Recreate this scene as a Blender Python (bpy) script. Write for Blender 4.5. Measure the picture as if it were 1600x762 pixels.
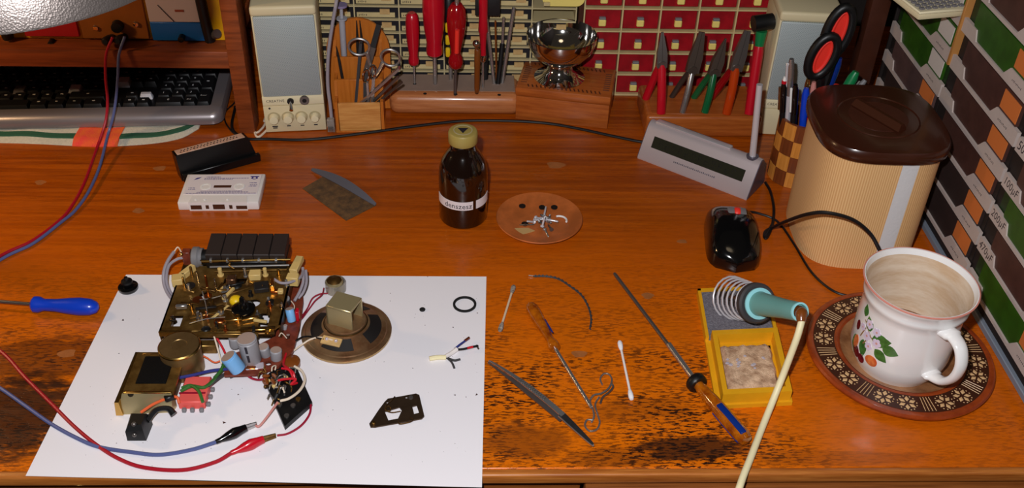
import bpy, bmesh, math, random
from mathutils import Vector, Matrix
for o in list(bpy.data.objects): bpy.data.objects.remove(o)
random.seed(7)
SC = bpy.context.scene
COL = SC.collection
S = 0.001                       # everything below is measured in millimetres
# ------------------------------------------------------------------ camera
F, CY, PITCH, ROLL, H = 1586.86, 381.0, 0.654736, 0.034032, 752.37
YAW = math.radians(-2.8)
C0 = Vector((0, 0, H))
RZ = Matrix.Rotation(YAW, 3, 'Z')
FW = RZ @ Vector((0, math.cos(PITCH), -math.sin(PITCH)))
UP = RZ @ Vector((0, math.sin(PITCH), math.cos(PITCH)))
RT = RZ @ Vector((1, 0, 0))
CR, SR = math.cos(ROLL), math.sin(ROLL)
cam_r, cam_u = RT * CR + UP * SR, UP * CR - RT * SR
cam = bpy.data.objects.new('camera', bpy.data.cameras.new('camera'))
COL.objects.link(cam)
cam.matrix_world = Matrix.Translation(C0 * S) @ Matrix((cam_r, cam_u, -FW)).transposed().to_4x4()
cam.data.sensor_width = 36
cam.data.lens = 36 * F / 1600
cam.data.clip_start = 0.02
SC.camera = cam
# ------------------------------------------------------------------ world, flash, exposure
W = bpy.data.worlds.new('room_light'); SC.world = W; W.use_nodes = True
W.node_tree.nodes['Background'].inputs[0].default_value = (1.0, 0.80, 0.62, 1)
W.node_tree.nodes['Background'].inputs[1].default_value = 0.03
FLASH_W, LAMP_W, CEIL_W = 42.0, 5.0, 1.2
fl = bpy.data.lights.new('camera_flash', 'POINT'); fl.energy = FLASH_W; fl.color = (0.97, 0.97, 1.0); fl.shadow_soft_size = 0.012
flo = bpy.data.objects.new('camera_flash', fl); COL.objects.link(flo)
flo.location = (C0 + RT * -50 + UP * 75) * S
ce = bpy.data.lights.new('ceiling_lamp', 'AREA'); ce.energy = CEIL_W; ce.color = (1.0, 0.78, 0.52); ce.shape = 'DISK'; ce.size = 0.5
ceo = bpy.data.objects.new('ceiling_lamp', ce); COL.objects.link(ceo); ceo.location = (0.1, 0.3, 2.2)
ll = bpy.data.lights.new('side_lamp', 'POINT'); ll.energy = LAMP_W; ll.color = (1.0, 0.64, 0.32); ll.shadow_soft_size = 0.035
llo = bpy.data.objects.new('side_lamp', ll); COL.objects.link(llo); llo.location = (-0.90, 1.0, 0.40)
vs = SC.view_settings
vs.view_transform = 'Standard'; vs.look = 'None'; vs.exposure = 0.0; vs.gamma = 1.0; vs.use_curve_mapping = False

# ------------------------------------------------------------------ helpers
def V(*a): return Vector(a)
def ray(px, py):
    a, b = px - 800, py - CY
    u, v = a * CR + b * SR, -a * SR + b * CR
    return FW * F + RT * u - UP * v
def P(px, py, z=0.0):                       # point at height z that the photograph shows there
    d = ray(px, py); return C0 + d * ((z - H) / d.z)
def PY(px, py, y):
    d = ray(px, py); return C0 + d * (y / d.y)
def lin(c):
    return tuple((x / 12.92 if x <= 0.04045 else ((x + 0.055) / 1.055) ** 2.4) for x in [k / 255 for k in c])
def T(*v): return Matrix.Translation(Vector(v))
def R(deg, ax): return Matrix.Rotation(math.radians(deg), 4, ax)
def along(p0, p1, hint=(0, 0, 1)):          # matrix whose z axis runs from p0 to p1
    p0, p1 = Vector(p0), Vector(p1); z = (p1 - p0).normalized(); h = Vector(hint)
    if abs(z.dot(h)) > 0.99: h = Vector((1, 0, 0))
    x = h.cross(z).normalized(); y = z.cross(x)
    m = Matrix((x, y, z)).transposed().to_4x4(); m.translation = p0
    return m
def smooth(pts, n=8):                       # Catmull-Rom through the points
    pts = [Vector(p) for p in pts]
    if len(pts) < 3: return pts
    q = [pts[0] * 2 - pts[1]] + pts + [pts[-1] * 2 - pts[-2]]; out = []
    for i in range(1, len(q) - 2):
        a, b, c, d = q[i - 1:i + 3]
        for k in range(n):
            t = k / n
            out.append(0.5 * ((2 * b) + (c - a) * t + (2 * a - 5 * b + 4 * c - d) * t * t + (3 * b - a - 3 * c + d) * t ** 3))
    return out + [pts[-1]]
def circ(r, n=24, cx=0, cy=0, ry=None): return [(cx + r * math.cos(2 * math.pi * k / n), cy + (ry or r) * math.sin(2 * math.pi * k / n)) for k in range(n)]
def rrect(w, h, r, n=4, cx=0, cy=0):
    o = []
    for sx, sy, a0 in ((1, 1, 0), (-1, 1, 90), (-1, -1, 180), (1, -1, 270)):
        for k in range(n + 1):
            a = math.radians(a0 + 90 * k / n); o.append((cx + sx * (w / 2 - r) + r * math.cos(a), cy + sy * (h / 2 - r) + r * math.sin(a)))
    return o

class MB:
    def __init__(s): s.v = []; s.f = []
    def add(s, vs_, fs, M=None):
        o = len(s.v)
        s.v += [tuple(M @ Vector(v)) for v in vs_] if M else [tuple(v) for v in vs_]
        s.f += [tuple(i + o for i in f) for f in fs]
        return s
    def box(s, a, b, M=None):
        x0, y0, z0 = a; x1, y1, z1 = b
        return s.add([(x0, y0, z0), (x1, y0, z0), (x1, y1, z0), (x0, y1, z0), (x0, y0, z1), (x1, y0, z1), (x1, y1, z1), (x0, y1, z1)],
                     [(3, 2, 1, 0), (4, 5, 6, 7), (0, 1, 5, 4), (1, 2, 6, 5), (2, 3, 7, 6), (3, 0, 4, 7)], M)
    def rbox(s, a, b, r=1.0, n=2, M=None):
        bm = bmesh.new(); x0, y0, z0 = a; x1, y1, z1 = b
        bmesh.ops.create_cube(bm, size=1.0, matrix=T((x0 + x1) / 2, (y0 + y1) / 2, (z0 + z1) / 2) @ Matrix.Diagonal((x1 - x0, y1 - y0, z1 - z0, 1)))
        bmesh.ops.bevel(bm, geom=list(bm.edges), offset=r, segments=n, profile=0.5, affect='EDGES')
        bm.verts.index_update()
        s.add([v.co.copy() for v in bm.verts], [tuple(v.index for v in f.verts) for f in bm.faces], M); bm.free()
        return s
    def loft(s, rings, M=None, cap=True, closed=True):
        vs_ = []; fs = []; n = len(rings[0])
        for r_ in rings: vs_ += list(r_)
        for i in range(len(rings) - 1):
            for k in range(n if closed else n - 1):
                a, b = i * n + k, i * n + (k + 1) % n
                fs.append((a, b, b + n, a + n))
        if cap and closed:
            fs.append(tuple(reversed(range(n)))); fs.append(tuple(range((len(rings) - 1) * n, len(rings) * n)))
        return s.add(vs_, fs, M)
    def lathe(s, prof, n=24, M=None, arc=360):
        vs_ = []; idx = []; fs = []
        full = arc >= 360; m = n if full else n + 1
        for r_, z in prof:
            if abs(r_) < 1e-5: idx.append([len(vs_)] * m); vs_.append((0, 0, z))
            else:
                idx.append(list(range(len(vs_), len(vs_) + m)))
                vs_ += [(r_ * math.cos(math.radians(arc) * k / n), r_ * math.sin(math.radians(arc) * k / n), z) for k in range(m)]
        for i in range(len(prof) - 1):
            for k in range(n):
                a, b = idx[i][k], idx[i][(k + 1) % m]; c, d = idx[i + 1][(k + 1) % m], idx[i + 1][k]
                f = []
                for q in (a, b, c, d):
                    if q not in f: f.append(q)
                if len(f) > 2: fs.append(tuple(f))
        return s.add(vs_, fs, M)
    def cyl(s, p0, p1, r, n=16, r1=None):
        L = (Vector(p1) - Vector(p0)).length; r1 = r if r1 is None else r1
        return s.lathe([(0, 0), (r, 0), (r1, L), (0, L)], n, along(p0, p1))
    def tube(s, pts, r, n=8, M=None, closed=False):
        pts = [Vector(p) for p in pts]; N = len(pts); rs = r if isinstance(r, (list, tuple)) else [r] * N
        rings = []; ref = None
        for i, p in enumerate(pts):
            if closed: t = (pts[(i + 1) % N] - pts[i - 1])
            else: t = pts[min(i + 1, N - 1)] - pts[max(i - 1, 0)]
            t = t.normalized() if t.length > 1e-9 else Vector((0, 0, 1))
            if ref is None:
                ref = Vector((0, 0, 1)) if abs(t.z) < 0.9 else Vector((1, 0, 0))
            x = (ref - t * ref.dot(t))
            x = x.normalized() if x.length > 1e-6 else t.orthogonal().normalized()
            ref = x; y = t.cross(x)
            rings.append([p + (x * math.cos(2 * math.pi * k / n) + y * math.sin(2 * math.pi * k / n)) * rs[i] for k in range(n)])
        if closed: rings.append(rings[0]); return s.loft(rings, M, cap=False)
        return s.loft(rings, M)
    def prism(s, poly, z0, z1, M=None):
        return s.loft([[(x, y, z0) for x, y in poly], [(x, y, z1) for x, y in poly]], M)
    def ringprism(s, outer, inner, z0, z1, M=None):
        n = len(outer); vs_ = []
        for z in (z0, z1): vs_ += [(x, y, z) for x, y in outer] + [(x, y, z) for x, y in inner]
        fs = []
        for k in range(n):
            j = (k + 1) % n
            fs += [(k, j, n + j, n + k)[::-1], (2 * n + k, 2 * n + j, 3 * n + j, 3 * n + k), (k, j, 2 * n + j, 2 * n + k), (n + j, n + k, 3 * n + k, 3 * n + j)]
        return s.add(vs_, fs, M)
    def ball(s, c, r, n=12, sc=(1, 1, 1)):
        m = max(4, n // 2)
        return s.lathe([(r * math.sin(math.pi * k / m) if 0 < k < m else 0, -r * math.cos(math.pi * k / m)) for k in range(m + 1)], n, T(*c) @ Matrix.Diagonal((*sc, 1)))
    def mesh(s, name, mat, ang=40):
        me = bpy.data.meshes.new(name)
        me.from_pydata([(x * S, y * S, z * S) for x, y, z in s.v], [], s.f); me.validate()
        bm = bmesh.new(); bm.from_mesh(me); bmesh.ops.recalc_face_normals(bm, faces=bm.faces); bm.to_mesh(me); bm.free()
        if ang: me.shade_smooth(); me.set_sharp_from_angle(angle=math.radians(ang))
        me.materials.append(M_[mat] if isinstance(mat, str) else mat)
        return me
    def build(s, name, mat, parent=None, world=False, ang=40):
        if parent is None:                   # a thing of one mesh: origin at the middle of its base
            xs, ys, zs = zip(*s.v); c = ((min(xs) + max(xs)) / 2, (min(ys) + max(ys)) / 2, min(zs))
            s.v = [(x - c[0], y - c[1], z - c[2]) for x, y, z in s.v]
            o = bpy.data.objects.new(name, s.mesh(name, mat, ang)); COL.objects.link(o); o.location = Vector(c) * S
            return o
        if world:
            mi = WM[parent.name].inverted(); s.v = [tuple(mi @ Vector(v)) for v in s.v]
        o = bpy.data.objects.new(name, s.mesh(name, mat, ang)); COL.objects.link(o); o.parent = parent
        WM[o.name] = WM[parent.name]
        return o
WM = {}
def inst(src, parent, M):                    # another object with the same mesh, at M (mm) under parent
    o = bpy.data.objects.new(src.name.split('.')[0], src.data if hasattr(src, 'data') else src); COL.objects.link(o); o.parent = parent
    m = M.copy(); m.translation = m.translation * S; o.matrix_local = m
    WM[o.name] = WM[parent.name] @ M
    return o
def put(me, name, parent, M):
    o = bpy.data.objects.new(name, me); COL.objects.link(o); o.parent = parent
    m = M.copy(); m.translation = m.translation * S; o.matrix_local = m
    WM[o.name] = WM[parent.name] @ M
    return o
def tag(o, label, cat, group=None, kind=None):
    o['label'] = label; o['category'] = cat
    if group: o['group'] = group
    if kind: o['kind'] = kind
    return o
def thing(name, label, cat, loc=(0, 0, 0), rz=0, group=None, M=None):
    o = bpy.data.objects.new(name, None); COL.objects.link(o); o.empty_display_size = 0.02
    m = M if M is not None else T(*loc) @ R(rz, 'Z')
    mm = m.copy(); mm.translation = mm.translation * S; o.matrix_world = mm
    WM[o.name] = m
    return tag(o, label, cat, group)
def clone(root, loc, rz=None, label=None, group=None, M=None):
    def cp(o, par):
        c = o.copy(); COL.objects.link(c); c.parent = par
        for ch in o.children: cp(ch, c)
        return c
    r = cp(root, None)
    m = M if M is not None else T(*loc) @ R(rz or 0, 'Z')
    WM[r.name] = m; mm = m.copy(); mm.translation = mm.translation * S; r.matrix_world = mm
    if label: r['label'] = label
    if group: r['group'] = group
    return r
def struct(o):
    o['kind'] = 'structure'; return o
TXT = {}
def text(body, size, mat, parent, M, name='lettering', shear=0.0):
    key = (body, shear)
    if key not in TXT:
        cu = bpy.data.curves.new('t', 'FONT'); cu.body = body; cu.size = 1; cu.extrude = 0.004; cu.align_x = 'CENTER'; cu.align_y = 'CENTER'; cu.shear = shear; cu.resolution_u = 2
        ob = bpy.data.objects.new('t', cu); COL.objects.link(ob)
        dg = bpy.context.evaluated_depsgraph_get(); ev = ob.evaluated_get(dg); me = bpy.data.meshes.new_from_object(ev, depsgraph=dg)
        TXT[key] = [tuple(v.co) for v in me.vertices], [tuple(p.vertices) for p in me.polygons]
        bpy.data.objects.remove(ob)
    v, f = TXT[key]; m = MB(); m.add([(x * size, y * size, z * 0.3 * size) for x, y, z in v], f, M)
    return m.build(name, mat, parent, ang=0)

# ------------------------------------------------------------------ materials
M_ = {}
def pm(name, col, rough=0.5, metal=0.0, spec=0.5, bump=0, bscale=200, var=0, vscale=30, col2=None, coat=0, trans=0, alpha=1, stretch=(1, 1, 1), ior=1.45, emit=None, aniso=0):
    m = bpy.data.materials.new(name); m.use_nodes = True; nt = m.node_tree; b = nt.nodes['Principled BSDF']; M_[name] = m
    c = (*lin(col), 1)
    b.inputs['Base Color'].default_value = c; b.inputs['Roughness'].default_value = rough; b.inputs['Metallic'].default_value = metal
    b.inputs['Specular IOR Level'].default_value = spec; b.inputs['Coat Weight'].default_value = coat; b.inputs['Coat Roughness'].default_value = 0.12
    b.inputs['Transmission Weight'].default_value = trans; b.inputs['Alpha'].default_value = alpha; b.inputs['IOR'].default_value = ior
    if var or bump or col2:
        tc = nt.nodes.new('ShaderNodeTexCoord'); mp = nt.nodes.new('ShaderNodeMapping'); mp.inputs['Scale'].default_value = stretch
        nt.links.new(tc.outputs['Object'], mp.inputs[0])
        if var or col2:
            nz = nt.nodes.new('ShaderNodeTexNoise'); nz.inputs['Scale'].default_value = vscale; nz.inputs['Detail'].default_value = 5; nz.inputs['Roughness'].default_value = 0.65
            nt.links.new(mp.outputs[0], nz.inputs['Vector'])
            rp = nt.nodes.new('ShaderNodeValToRGB'); rp.color_ramp.elements[0].position = 0.36; rp.color_ramp.elements[1].position = 0.64
            k = var if var else 0
            rp.color_ramp.elements[0].color = (*[x * (1 - k) for x in c[:3]], 1)
            rp.color_ramp.elements[1].color = (*lin(col2), 1) if col2 else (*[min(1, x * (1 + k)) for x in c[:3]], 1)
            nt.links.new(nz.outputs['Fac'], rp.inputs[0]); nt.links.new(rp.outputs[0], b.inputs['Base Color'])
        if bump:
            nb = nt.nodes.new('ShaderNodeTexNoise'); nb.inputs['Scale'].default_value = bscale; nb.inputs['Detail'].default_value = 3
            nt.links.new(mp.outputs[0], nb.inputs['Vector'])
            bp = nt.nodes.new('ShaderNodeBump'); bp.inputs['Strength'].default_value = bump; bp.inputs['Distance'].default_value = 0.001
            nt.links.new(nb.outputs['Fac'], bp.inputs['Height']); nt.links.new(bp.outputs[0], b.inputs['Normal'])
    return m
def wood(name, dark, light, rough=0.4, scale=14, st=(1, 14, 14), coat=0.0, bump=0.08):
    return pm(name, dark, rough, col2=light, vscale=scale, stretch=st, coat=coat, bump=bump, bscale=scale * 6)
pm('bulb', (250, 240, 220), 0.3); pm('tape_head', (120, 84, 60), 0.3, 0.8); pm('iron_plate', (86, 68, 52), 0.4, 0.8, var=0.15, vscale=60); pm('wire_bright', (214, 210, 214), 0.25, .35); pm('stain', (160, 96, 50), 0.3, var=0.12, vscale=120); pm('plain_white', (235, 232, 228), 0.5); pm('paper', (236, 232, 236), 0.8, spec=0.2)
pm('black', (14, 14, 15), 0.42); pm('black_gloss', (8, 8, 9), 0.12, coat=0.5); pm('black_soft', (22, 20, 20), 0.6, var=0.25, vscale=200)
pm('rubber', (18, 18, 19), 0.7); pm('dark_grey', (58, 56, 58), 0.6); pm('grey', (120, 118, 120), 0.5)
pm('steel', (186, 184, 182), 0.26, .85); pm('steel_dark', (118, 112, 108), 0.32, .75); pm('chrome', (205, 203, 200), 0.08, 1); pm('iron', (92, 82, 74), 0.38, .65)
pm('brass', (152, 118, 62), 0.33, .75, col2=(105, 72, 30), vscale=60); pm('brass_bright', (212, 170, 96), 0.25, 1); pm('brass_dark', (112, 82, 40), 0.4, .8, col2=(70, 46, 24), vscale=90)
pm('bronze_can', (128, 100, 60), 0.42, .8, col2=(156, 126, 82), vscale=25)
pm('beige', (212, 198, 160), 0.5); pm('beige_light', (226, 214, 178), 0.45); pm('beige_dark', (172, 158, 122), 0.5)
pm('cream', (204, 184, 132), 0.55, var=0.08); pm('cream_rail', (196, 180, 136), 0.55); pm('cream_plastic', (206, 176, 110), 0.5)
pm('tab_card', (196, 160, 104), 0.6, var=0.15, vscale=60); pm('drawer_dark', (22, 20, 26), 0.55); pm('ink', (38, 32, 40), 0.6); pm('ink_blue', (66, 58, 128), 0.6); pm('ink_red', (150, 70, 50), 0.6)
pm('red_plastic', (188, 14, 34), 0.28, coat=0.3); pm('red_clear', (170, 10, 22), 0.12, coat=0.5, trans=0.25); pm('red_drawer', (150, 14, 26), 0.4, var=0.2, vscale=40)
pm('orange_red', (236, 52, 40), 0.45); pm('lead_red', (164, 14, 34), 0.4); pm('red_wire', (196, 20, 36), 0.4); pm('dark_red_wire', (150, 14, 44), 0.4); pm('blue_wire', (82, 92, 140), 0.42); pm('navy_wire', (40, 48, 120), 0.45)
pm('grey_wire', (150, 142, 150), 0.5); pm('white_wire', (226, 208, 186), 0.5); pm('black_wire', (16, 15, 17), 0.42); pm('green_wire', (52, 104, 40), 0.45); pm('orange_wire', (224, 96, 48), 0.45); pm('cream_cord', (236, 224, 180), 0.45); pm('pink_wire', (196, 128, 120), 0.5)
pm('blue_plastic', (14, 60, 190), 0.3, coat=0.3); pm('blue_clear', (12, 44, 120), 0.08, coat=0.8); pm('amber_clear', (214, 118, 14), 0.06, trans=0.35, coat=1.0, col2=(150, 66, 8), vscale=90)
pm('orange_clear', (206, 70, 16), 0.12, trans=0.3, coat=0.5); pm('green_plastic', (8, 92, 50), 0.25, coat=0.4); pm('green_cap', (18, 120, 66), 0.35)
pm('yellow', (226, 186, 20), 0.4); pm('yellow_stand', (222, 160, 22), 0.42, var=0.06); pm('pale_yellow', (238, 216, 120), 0.45); pm('yellow_case', (232, 164, 10), 0.45)
pm('teal', (104, 158, 152), 0.38); pm('teal_light', (150, 214, 220), 0.35); pm('brown_plastic', (58, 26, 14), 0.26, coat=0.3); pm('brown_tool', (120, 62, 20), 0.3, coat=0.3)
pm('silver_paint', (196, 184, 186), 0.34, 0.45); pm('silver_key', (150, 142, 144), 0.32, 0.6); pm('silver_light', (206, 200, 204), 0.35, 0.5); pm('silver_dark', (92, 88, 100), 0.4, 0.4)
pm('lcd', (38, 38, 28), 0.18); pm('lcd_segment', (26, 26, 20), 0.3); pm('key_black', (20, 20, 22), 0.45); pm('key_white', (206, 206, 214), 0.5); pm('key_grey', (110, 106, 108), 0.5); pm('legend', (205, 205, 205), 0.6)
pm('towel', (206, 200, 182), 0.95, bump=0.9, bscale=900, var=0.08, vscale=300); pm('towel_green', (44, 92, 66), 0.95, bump=0.9, bscale=900); pm('towel_orange', (240, 108, 40), 0.9, bump=0.6, bscale=900, col2=(236, 74, 60), vscale=60)
pm('cassette_shell', (228, 222, 218), 0.45); pm('cassette_hole', (72, 40, 24), 0.5); pm('case_black', (12, 12, 13), 0.3); pm('insert', (216, 180, 160), 0.6, col2=(196, 150, 120), vscale=160)
pm('sand_grey', (88, 86, 94), 0.85, bump=0.5, bscale=1600); pm('sand_brown', (112, 80, 46), 0.85, bump=0.6, bscale=1500, col2=(74, 54, 34), vscale=90)
pm('bottle_glass', (20, 7, 3), 0.06, spec=0.6, coat=0.6, trans=0.05, ior=1.5); pm('bottle_cap', (160, 140, 74), 0.42); pm('bottle_label', (224, 214, 216), 0.5)
pm('dish_clay', (196, 104, 48), 0.45, col2=(164, 86, 38), vscale=35); pm('washer', (20, 18, 18), 0.5); pm('card', (186, 150, 96), 0.7)
pm('cotton', (240, 238, 242), 0.95, bump=0.5, bscale=1500); pm('cotton_dirty', (96, 84, 74), 0.95, bump=0.6, bscale=1500, col2=(180, 168, 156), vscale=260); pm('swab_stick', (232, 224, 220), 0.5); pm('swab_stick_dirty', (214, 190, 160), 0.5)
pm('sponge_grey', (128, 124, 132), 0.95, bump=1.0, bscale=900, col2=(96, 92, 100), vscale=420); pm('sponge_tan', (226, 190, 156), 0.95, bump=1.0, bscale=700, col2=(166, 128, 98), vscale=90); pm('solder', (216, 204, 212), 0.15, .4)
pm('mug', (240, 238, 236), 0.14, coat=0.6); pm('mug_rim', (216, 140, 124), 0.3, coat=0.4); pm('mug_stain', (204, 174, 142), 0.25, coat=0.4, col2=(226, 208, 186), vscale=16, stretch=(1, 1, 4)); pm('coffee', (126, 78, 36), 0.08, coat=0.4)
pm('leaf_print', (70, 128, 58), 0.2, coat=0.5, col2=(40, 96, 40), vscale=160); pm('cherry_print', (120, 18, 34), 0.2, coat=0.5, col2=(70, 8, 30), vscale=120); pm('peach_print', (228, 128, 66), 0.2, coat=0.5, col2=(204, 84, 40), vscale=120); pm('blossom_print', (226, 212, 232), 0.2, coat=0.5); pm('blossom_heart', (214, 160, 150), 0.2); pm('stem_print', (150, 110, 70), 0.3)
pm('saucer_brown', (124, 46, 16), 0.3, coat=0.4, col2=(158, 66, 22), vscale=45); pm('saucer_dark', (58, 26, 14), 0.4); pm('saucer_cream', (210, 170, 122), 0.4); pm('saucer_well', (170, 120, 78), 0.25, coat=0.5, col2=(120, 76, 44), vscale=30)
pm('box_brown', (178, 96, 38), 0.35, coat=0.25, col2=(150, 74, 26), vscale=16, stretch=(1, 10, 10)); pm('notch', (84, 38, 16), 0.5)
pm('cap_blue', (120, 176, 226), 0.35); pm('cap_grey', (150, 148, 152), 0.45, var=0.06); pm('cap_top', (186, 160, 146), 0.4, 0.3); pm('pcb', (112, 48, 30), 0.4, var=0.25, vscale=120); pm('copper', (190, 110, 60), 0.35, 1); pm('red_plate', (232, 92, 84), 0.5); pm('coil_black', (8, 7, 7), 0.8, spec=0.15, bump=0.6, bscale=500)
pm('key_brown', (42, 32, 29), 0.6, var=0.06, vscale=300); pm('driver_dark', (18, 14, 13), 0.6); pm('driver_steel', (170, 136, 98), 0.32, .65, col2=(120, 82, 54), vscale=20); pm('driver_rim', (190, 160, 112), 0.25, 1)
pm('magnet_steel', (180, 164, 122), 0.34, 0.6); pm('clear', (220, 214, 206), 0.12, trans=0.75, coat=0.3); pm('syringe', (190, 190, 198), 0.25, trans=0.3); pm('syringe_purple', (138, 124, 158), 0.35); pm('tissue', (206, 200, 196), 0.8)
pm('dark_post', (66, 30, 16), 0.5, var=0.2, vscale=20); pm('void', (10, 8, 8), 0.9); pm('wall_dark', (34, 26, 22), 0.9, var=0.2, vscale=6); pm('floor_dark', (60, 44, 34), 0.7)
pm('drawer_green', (40, 80, 14), 0.4, var=0.18, vscale=50); pm('face_green', (26, 48, 18), 0.45); pm('drawer_brown', (72, 44, 38), 0.45, var=0.14, vscale=50); pm('drawer_greybrown', (84, 62, 60), 0.5, var=0.12, vscale=50); pm('drawer_black', (50, 38, 36), 0.45, var=0.1); pm('card_orange', (204, 112, 52), 0.6); pm('card_white', (206, 196, 188), 0.6); pm('rail_white', (190, 174, 166), 0.55, var=0.05); pm('cab_frame', (30, 22, 20), 0.6); pm('cab_strip', (120, 128, 140), 0.5); pm('cab_oak', (176, 120, 62), 0.5)
pm('panel_red', (176, 24, 34), 0.45); pm('panel_brown', (150, 84, 24), 0.5, var=0.1); pm('panel_white', (206, 194, 204), 0.5); pm('panel_blue', (16, 104, 196), 0.45); pm('veneer_tape', (214, 212, 212), 0.6, bump=0.3, bscale=300)
wood('wood_light', (186, 122, 58), (214, 156, 86), 0.4, 16); wood('wood_block', (170, 100, 56), (196, 124, 74), 0.3, 16, coat=0.3); pm('block_top', (150, 126, 112), 0.6, var=0.06)
wood('wood_shelf', (112, 52, 22), (148, 72, 32), 0.45, 12); wood('wood_orange', (176, 96, 24), (196, 112, 36), 0.42, 14, st=(14, 14, 1)); wood('check_dark', (104, 50, 20), (124, 62, 26), 0.4, 20, st=(14, 14, 1)); wood('check_light', (196, 124, 48), (214, 142, 62), 0.4, 20, st=(14, 14, 1))
wood('desk_edge', (150, 80, 26), (190, 116, 50), 0.4, 14, st=(1, 20, 20), coat=0.2); wood('desk_front', (112, 60, 20), (140, 80, 32), 0.5, 14, st=(1, 20, 20))

def nodes(m): return m.node_tree, m.node_tree.nodes['Principled BSDF']
def desk_material():
    m = pm('desk_wood', (170, 84, 20), 0.3); nt, b = nodes(m); N = nt.nodes.new; L = nt.links.new
    tc = N('ShaderNodeTexCoord'); obj = tc.outputs['Object']
    def noise(scale, sc=1.0, det=4, rough=0.6, dist=0.0):
        mp = N('ShaderNodeMapping'); mp.inputs['Scale'].default_value = scale; L(obj, mp.inputs[0])
        n = N('ShaderNodeTexNoise'); n.inputs['Scale'].default_value = sc; n.inputs['Detail'].default_value = det; n.inputs['Roughness'].default_value = rough; n.inputs['Distortion'].default_value = dist
        L(mp.outputs[0], n.inputs['Vector']); return n.outputs['Fac']
    def mr(v, a, c, lo=0.0, hi=1.0):
        n = N('ShaderNodeMapRange'); n.interpolation_type = 'SMOOTHSTEP'
        for i, x in ((1, a), (2, c), (3, lo), (4, hi)): n.inputs[i].default_value = x
        L(v, n.inputs[0]); return n.outputs[0]
    def mth(op, a, c=None):
        n = N('ShaderNodeMath'); n.operation = op
        for i, x in ((0, a), (1, c)):
            if x is None: continue
            if isinstance(x, (int, float)): n.inputs[i].default_value = x
            else: L(x, n.inputs[i])
        return n.outputs[0]
    def mix(f, a, c):
        n = N('ShaderNodeMix'); n.data_type = 'RGBA'
        L(f, n.inputs[0])
        for i, x in ((6, a), (7, c)):
            if isinstance(x, tuple): n.inputs[i].default_value = (*lin(x), 1)
            else: L(x, n.inputs[i])
        return n.outputs[2]
    sep = N('ShaderNodeSeparateXYZ'); L(obj, sep.inputs[0]); x, y = sep.outputs[0], sep.outputs[1]
    big = noise((2.2, 9, 1), 2.0, 4)
    streak = noise((5, 130, 1), 1.0, 5, 0.65, 0.3)
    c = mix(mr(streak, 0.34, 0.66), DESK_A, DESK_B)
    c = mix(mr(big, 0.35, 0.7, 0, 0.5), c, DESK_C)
    front = mr(y, 0.98, 0.70)                       # the worn half nearest to the user; also masks painted flash falloff
    c = mix(mr(y, 1.14, 0.88, 0, 0.7), c, (208, 97, 5))  # lightens towards the front, flash falloff painted into the colour
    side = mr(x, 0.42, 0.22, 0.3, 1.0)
    c = mix(mth('MULTIPLY', front, mth('MULTIPLY', side, 0.5)), c, (236, 122, 8))  # brighter orange in front stands in for the stronger flash light there
    wearn = mr(noise((7, 16, 1), 1.0, 3), 0.36, 0.62)
    dash = noise((120, 480, 1), 1.0, 3, 0.6)
    th = mth('MULTIPLY', mth('ADD', mth('MULTIPLY', mth('MULTIPLY', front, side), 0.88), 0.12), mth('ADD', mth('MULTIPLY', wearn, 0.75), 0.25))
    d1 = mth('MULTIPLY', mr(dash, 0.48, 0.58), th)
    c = mix(d1, c, (40, 20, 12))
    fine = noise((60, 900, 1), 1.0, 2, 0.5)
    c = mix(mr(fine, 0.52, 0.75, 0, 0.4), c, (96, 42, 10))
    sm = noise((55, 160, 1), 1.0, 4, 0.7)           # dark grime worked in along the front edge
    def blot(px, py, rx, ry, k):
        q = P(px, py); w = noise((30, 90, 1), 1.0, 4, 0.7)
        dx = mth('DIVIDE', mth('SUBTRACT', x, q.x * S), rx * S); dy = mth('DIVIDE', mth('SUBTRACT', y, q.y * S), ry * S)
        r2 = mth('ADD', mth('MULTIPLY', dx, dx), mth('MULTIPLY', dy, dy))
        return mth('MULTIPLY', mr(mth('ADD', r2, mth('MULTIPLY', mth('SUBTRACT', w, 0.5), 2.4)), 1.15, 0.45), k)
    for a in ((1080, 700, 62, 16, 0.85), (815, 690, 50, 26, 0.5), (955, 715, 50, 14, 0.45), (1300, 715, 120, 9, 0.25), (20, 650, 70, 60, 0.9), (70, 560, 70, 40, 0.6), (1000, 640, 60, 20, 0.3)):
        c = mix(blot(*a), c, (38, 22, 16))
    L(c, b.inputs['Base Color'])
    L(mr(noise((12, 60, 1), 1.0, 4), 0.3, 0.7, 0.22, 0.42), b.inputs['Roughness'])
    bp = N('ShaderNodeBump'); bp.inputs['Strength'].default_value = 0.25; bp.inputs['Distance'].default_value = 0.0006
    L(mth('SUBTRACT', streak, d1), bp.inputs['Height']); L(bp.outputs[0], b.inputs['Normal'])
    b.inputs['Coat Weight'].default_value = 0.08; b.inputs['Coat Roughness'].default_value = 0.2; b.inputs['Specular IOR Level'].default_value = 0.35
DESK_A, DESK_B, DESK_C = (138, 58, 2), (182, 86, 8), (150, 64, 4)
desk_material()
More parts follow.
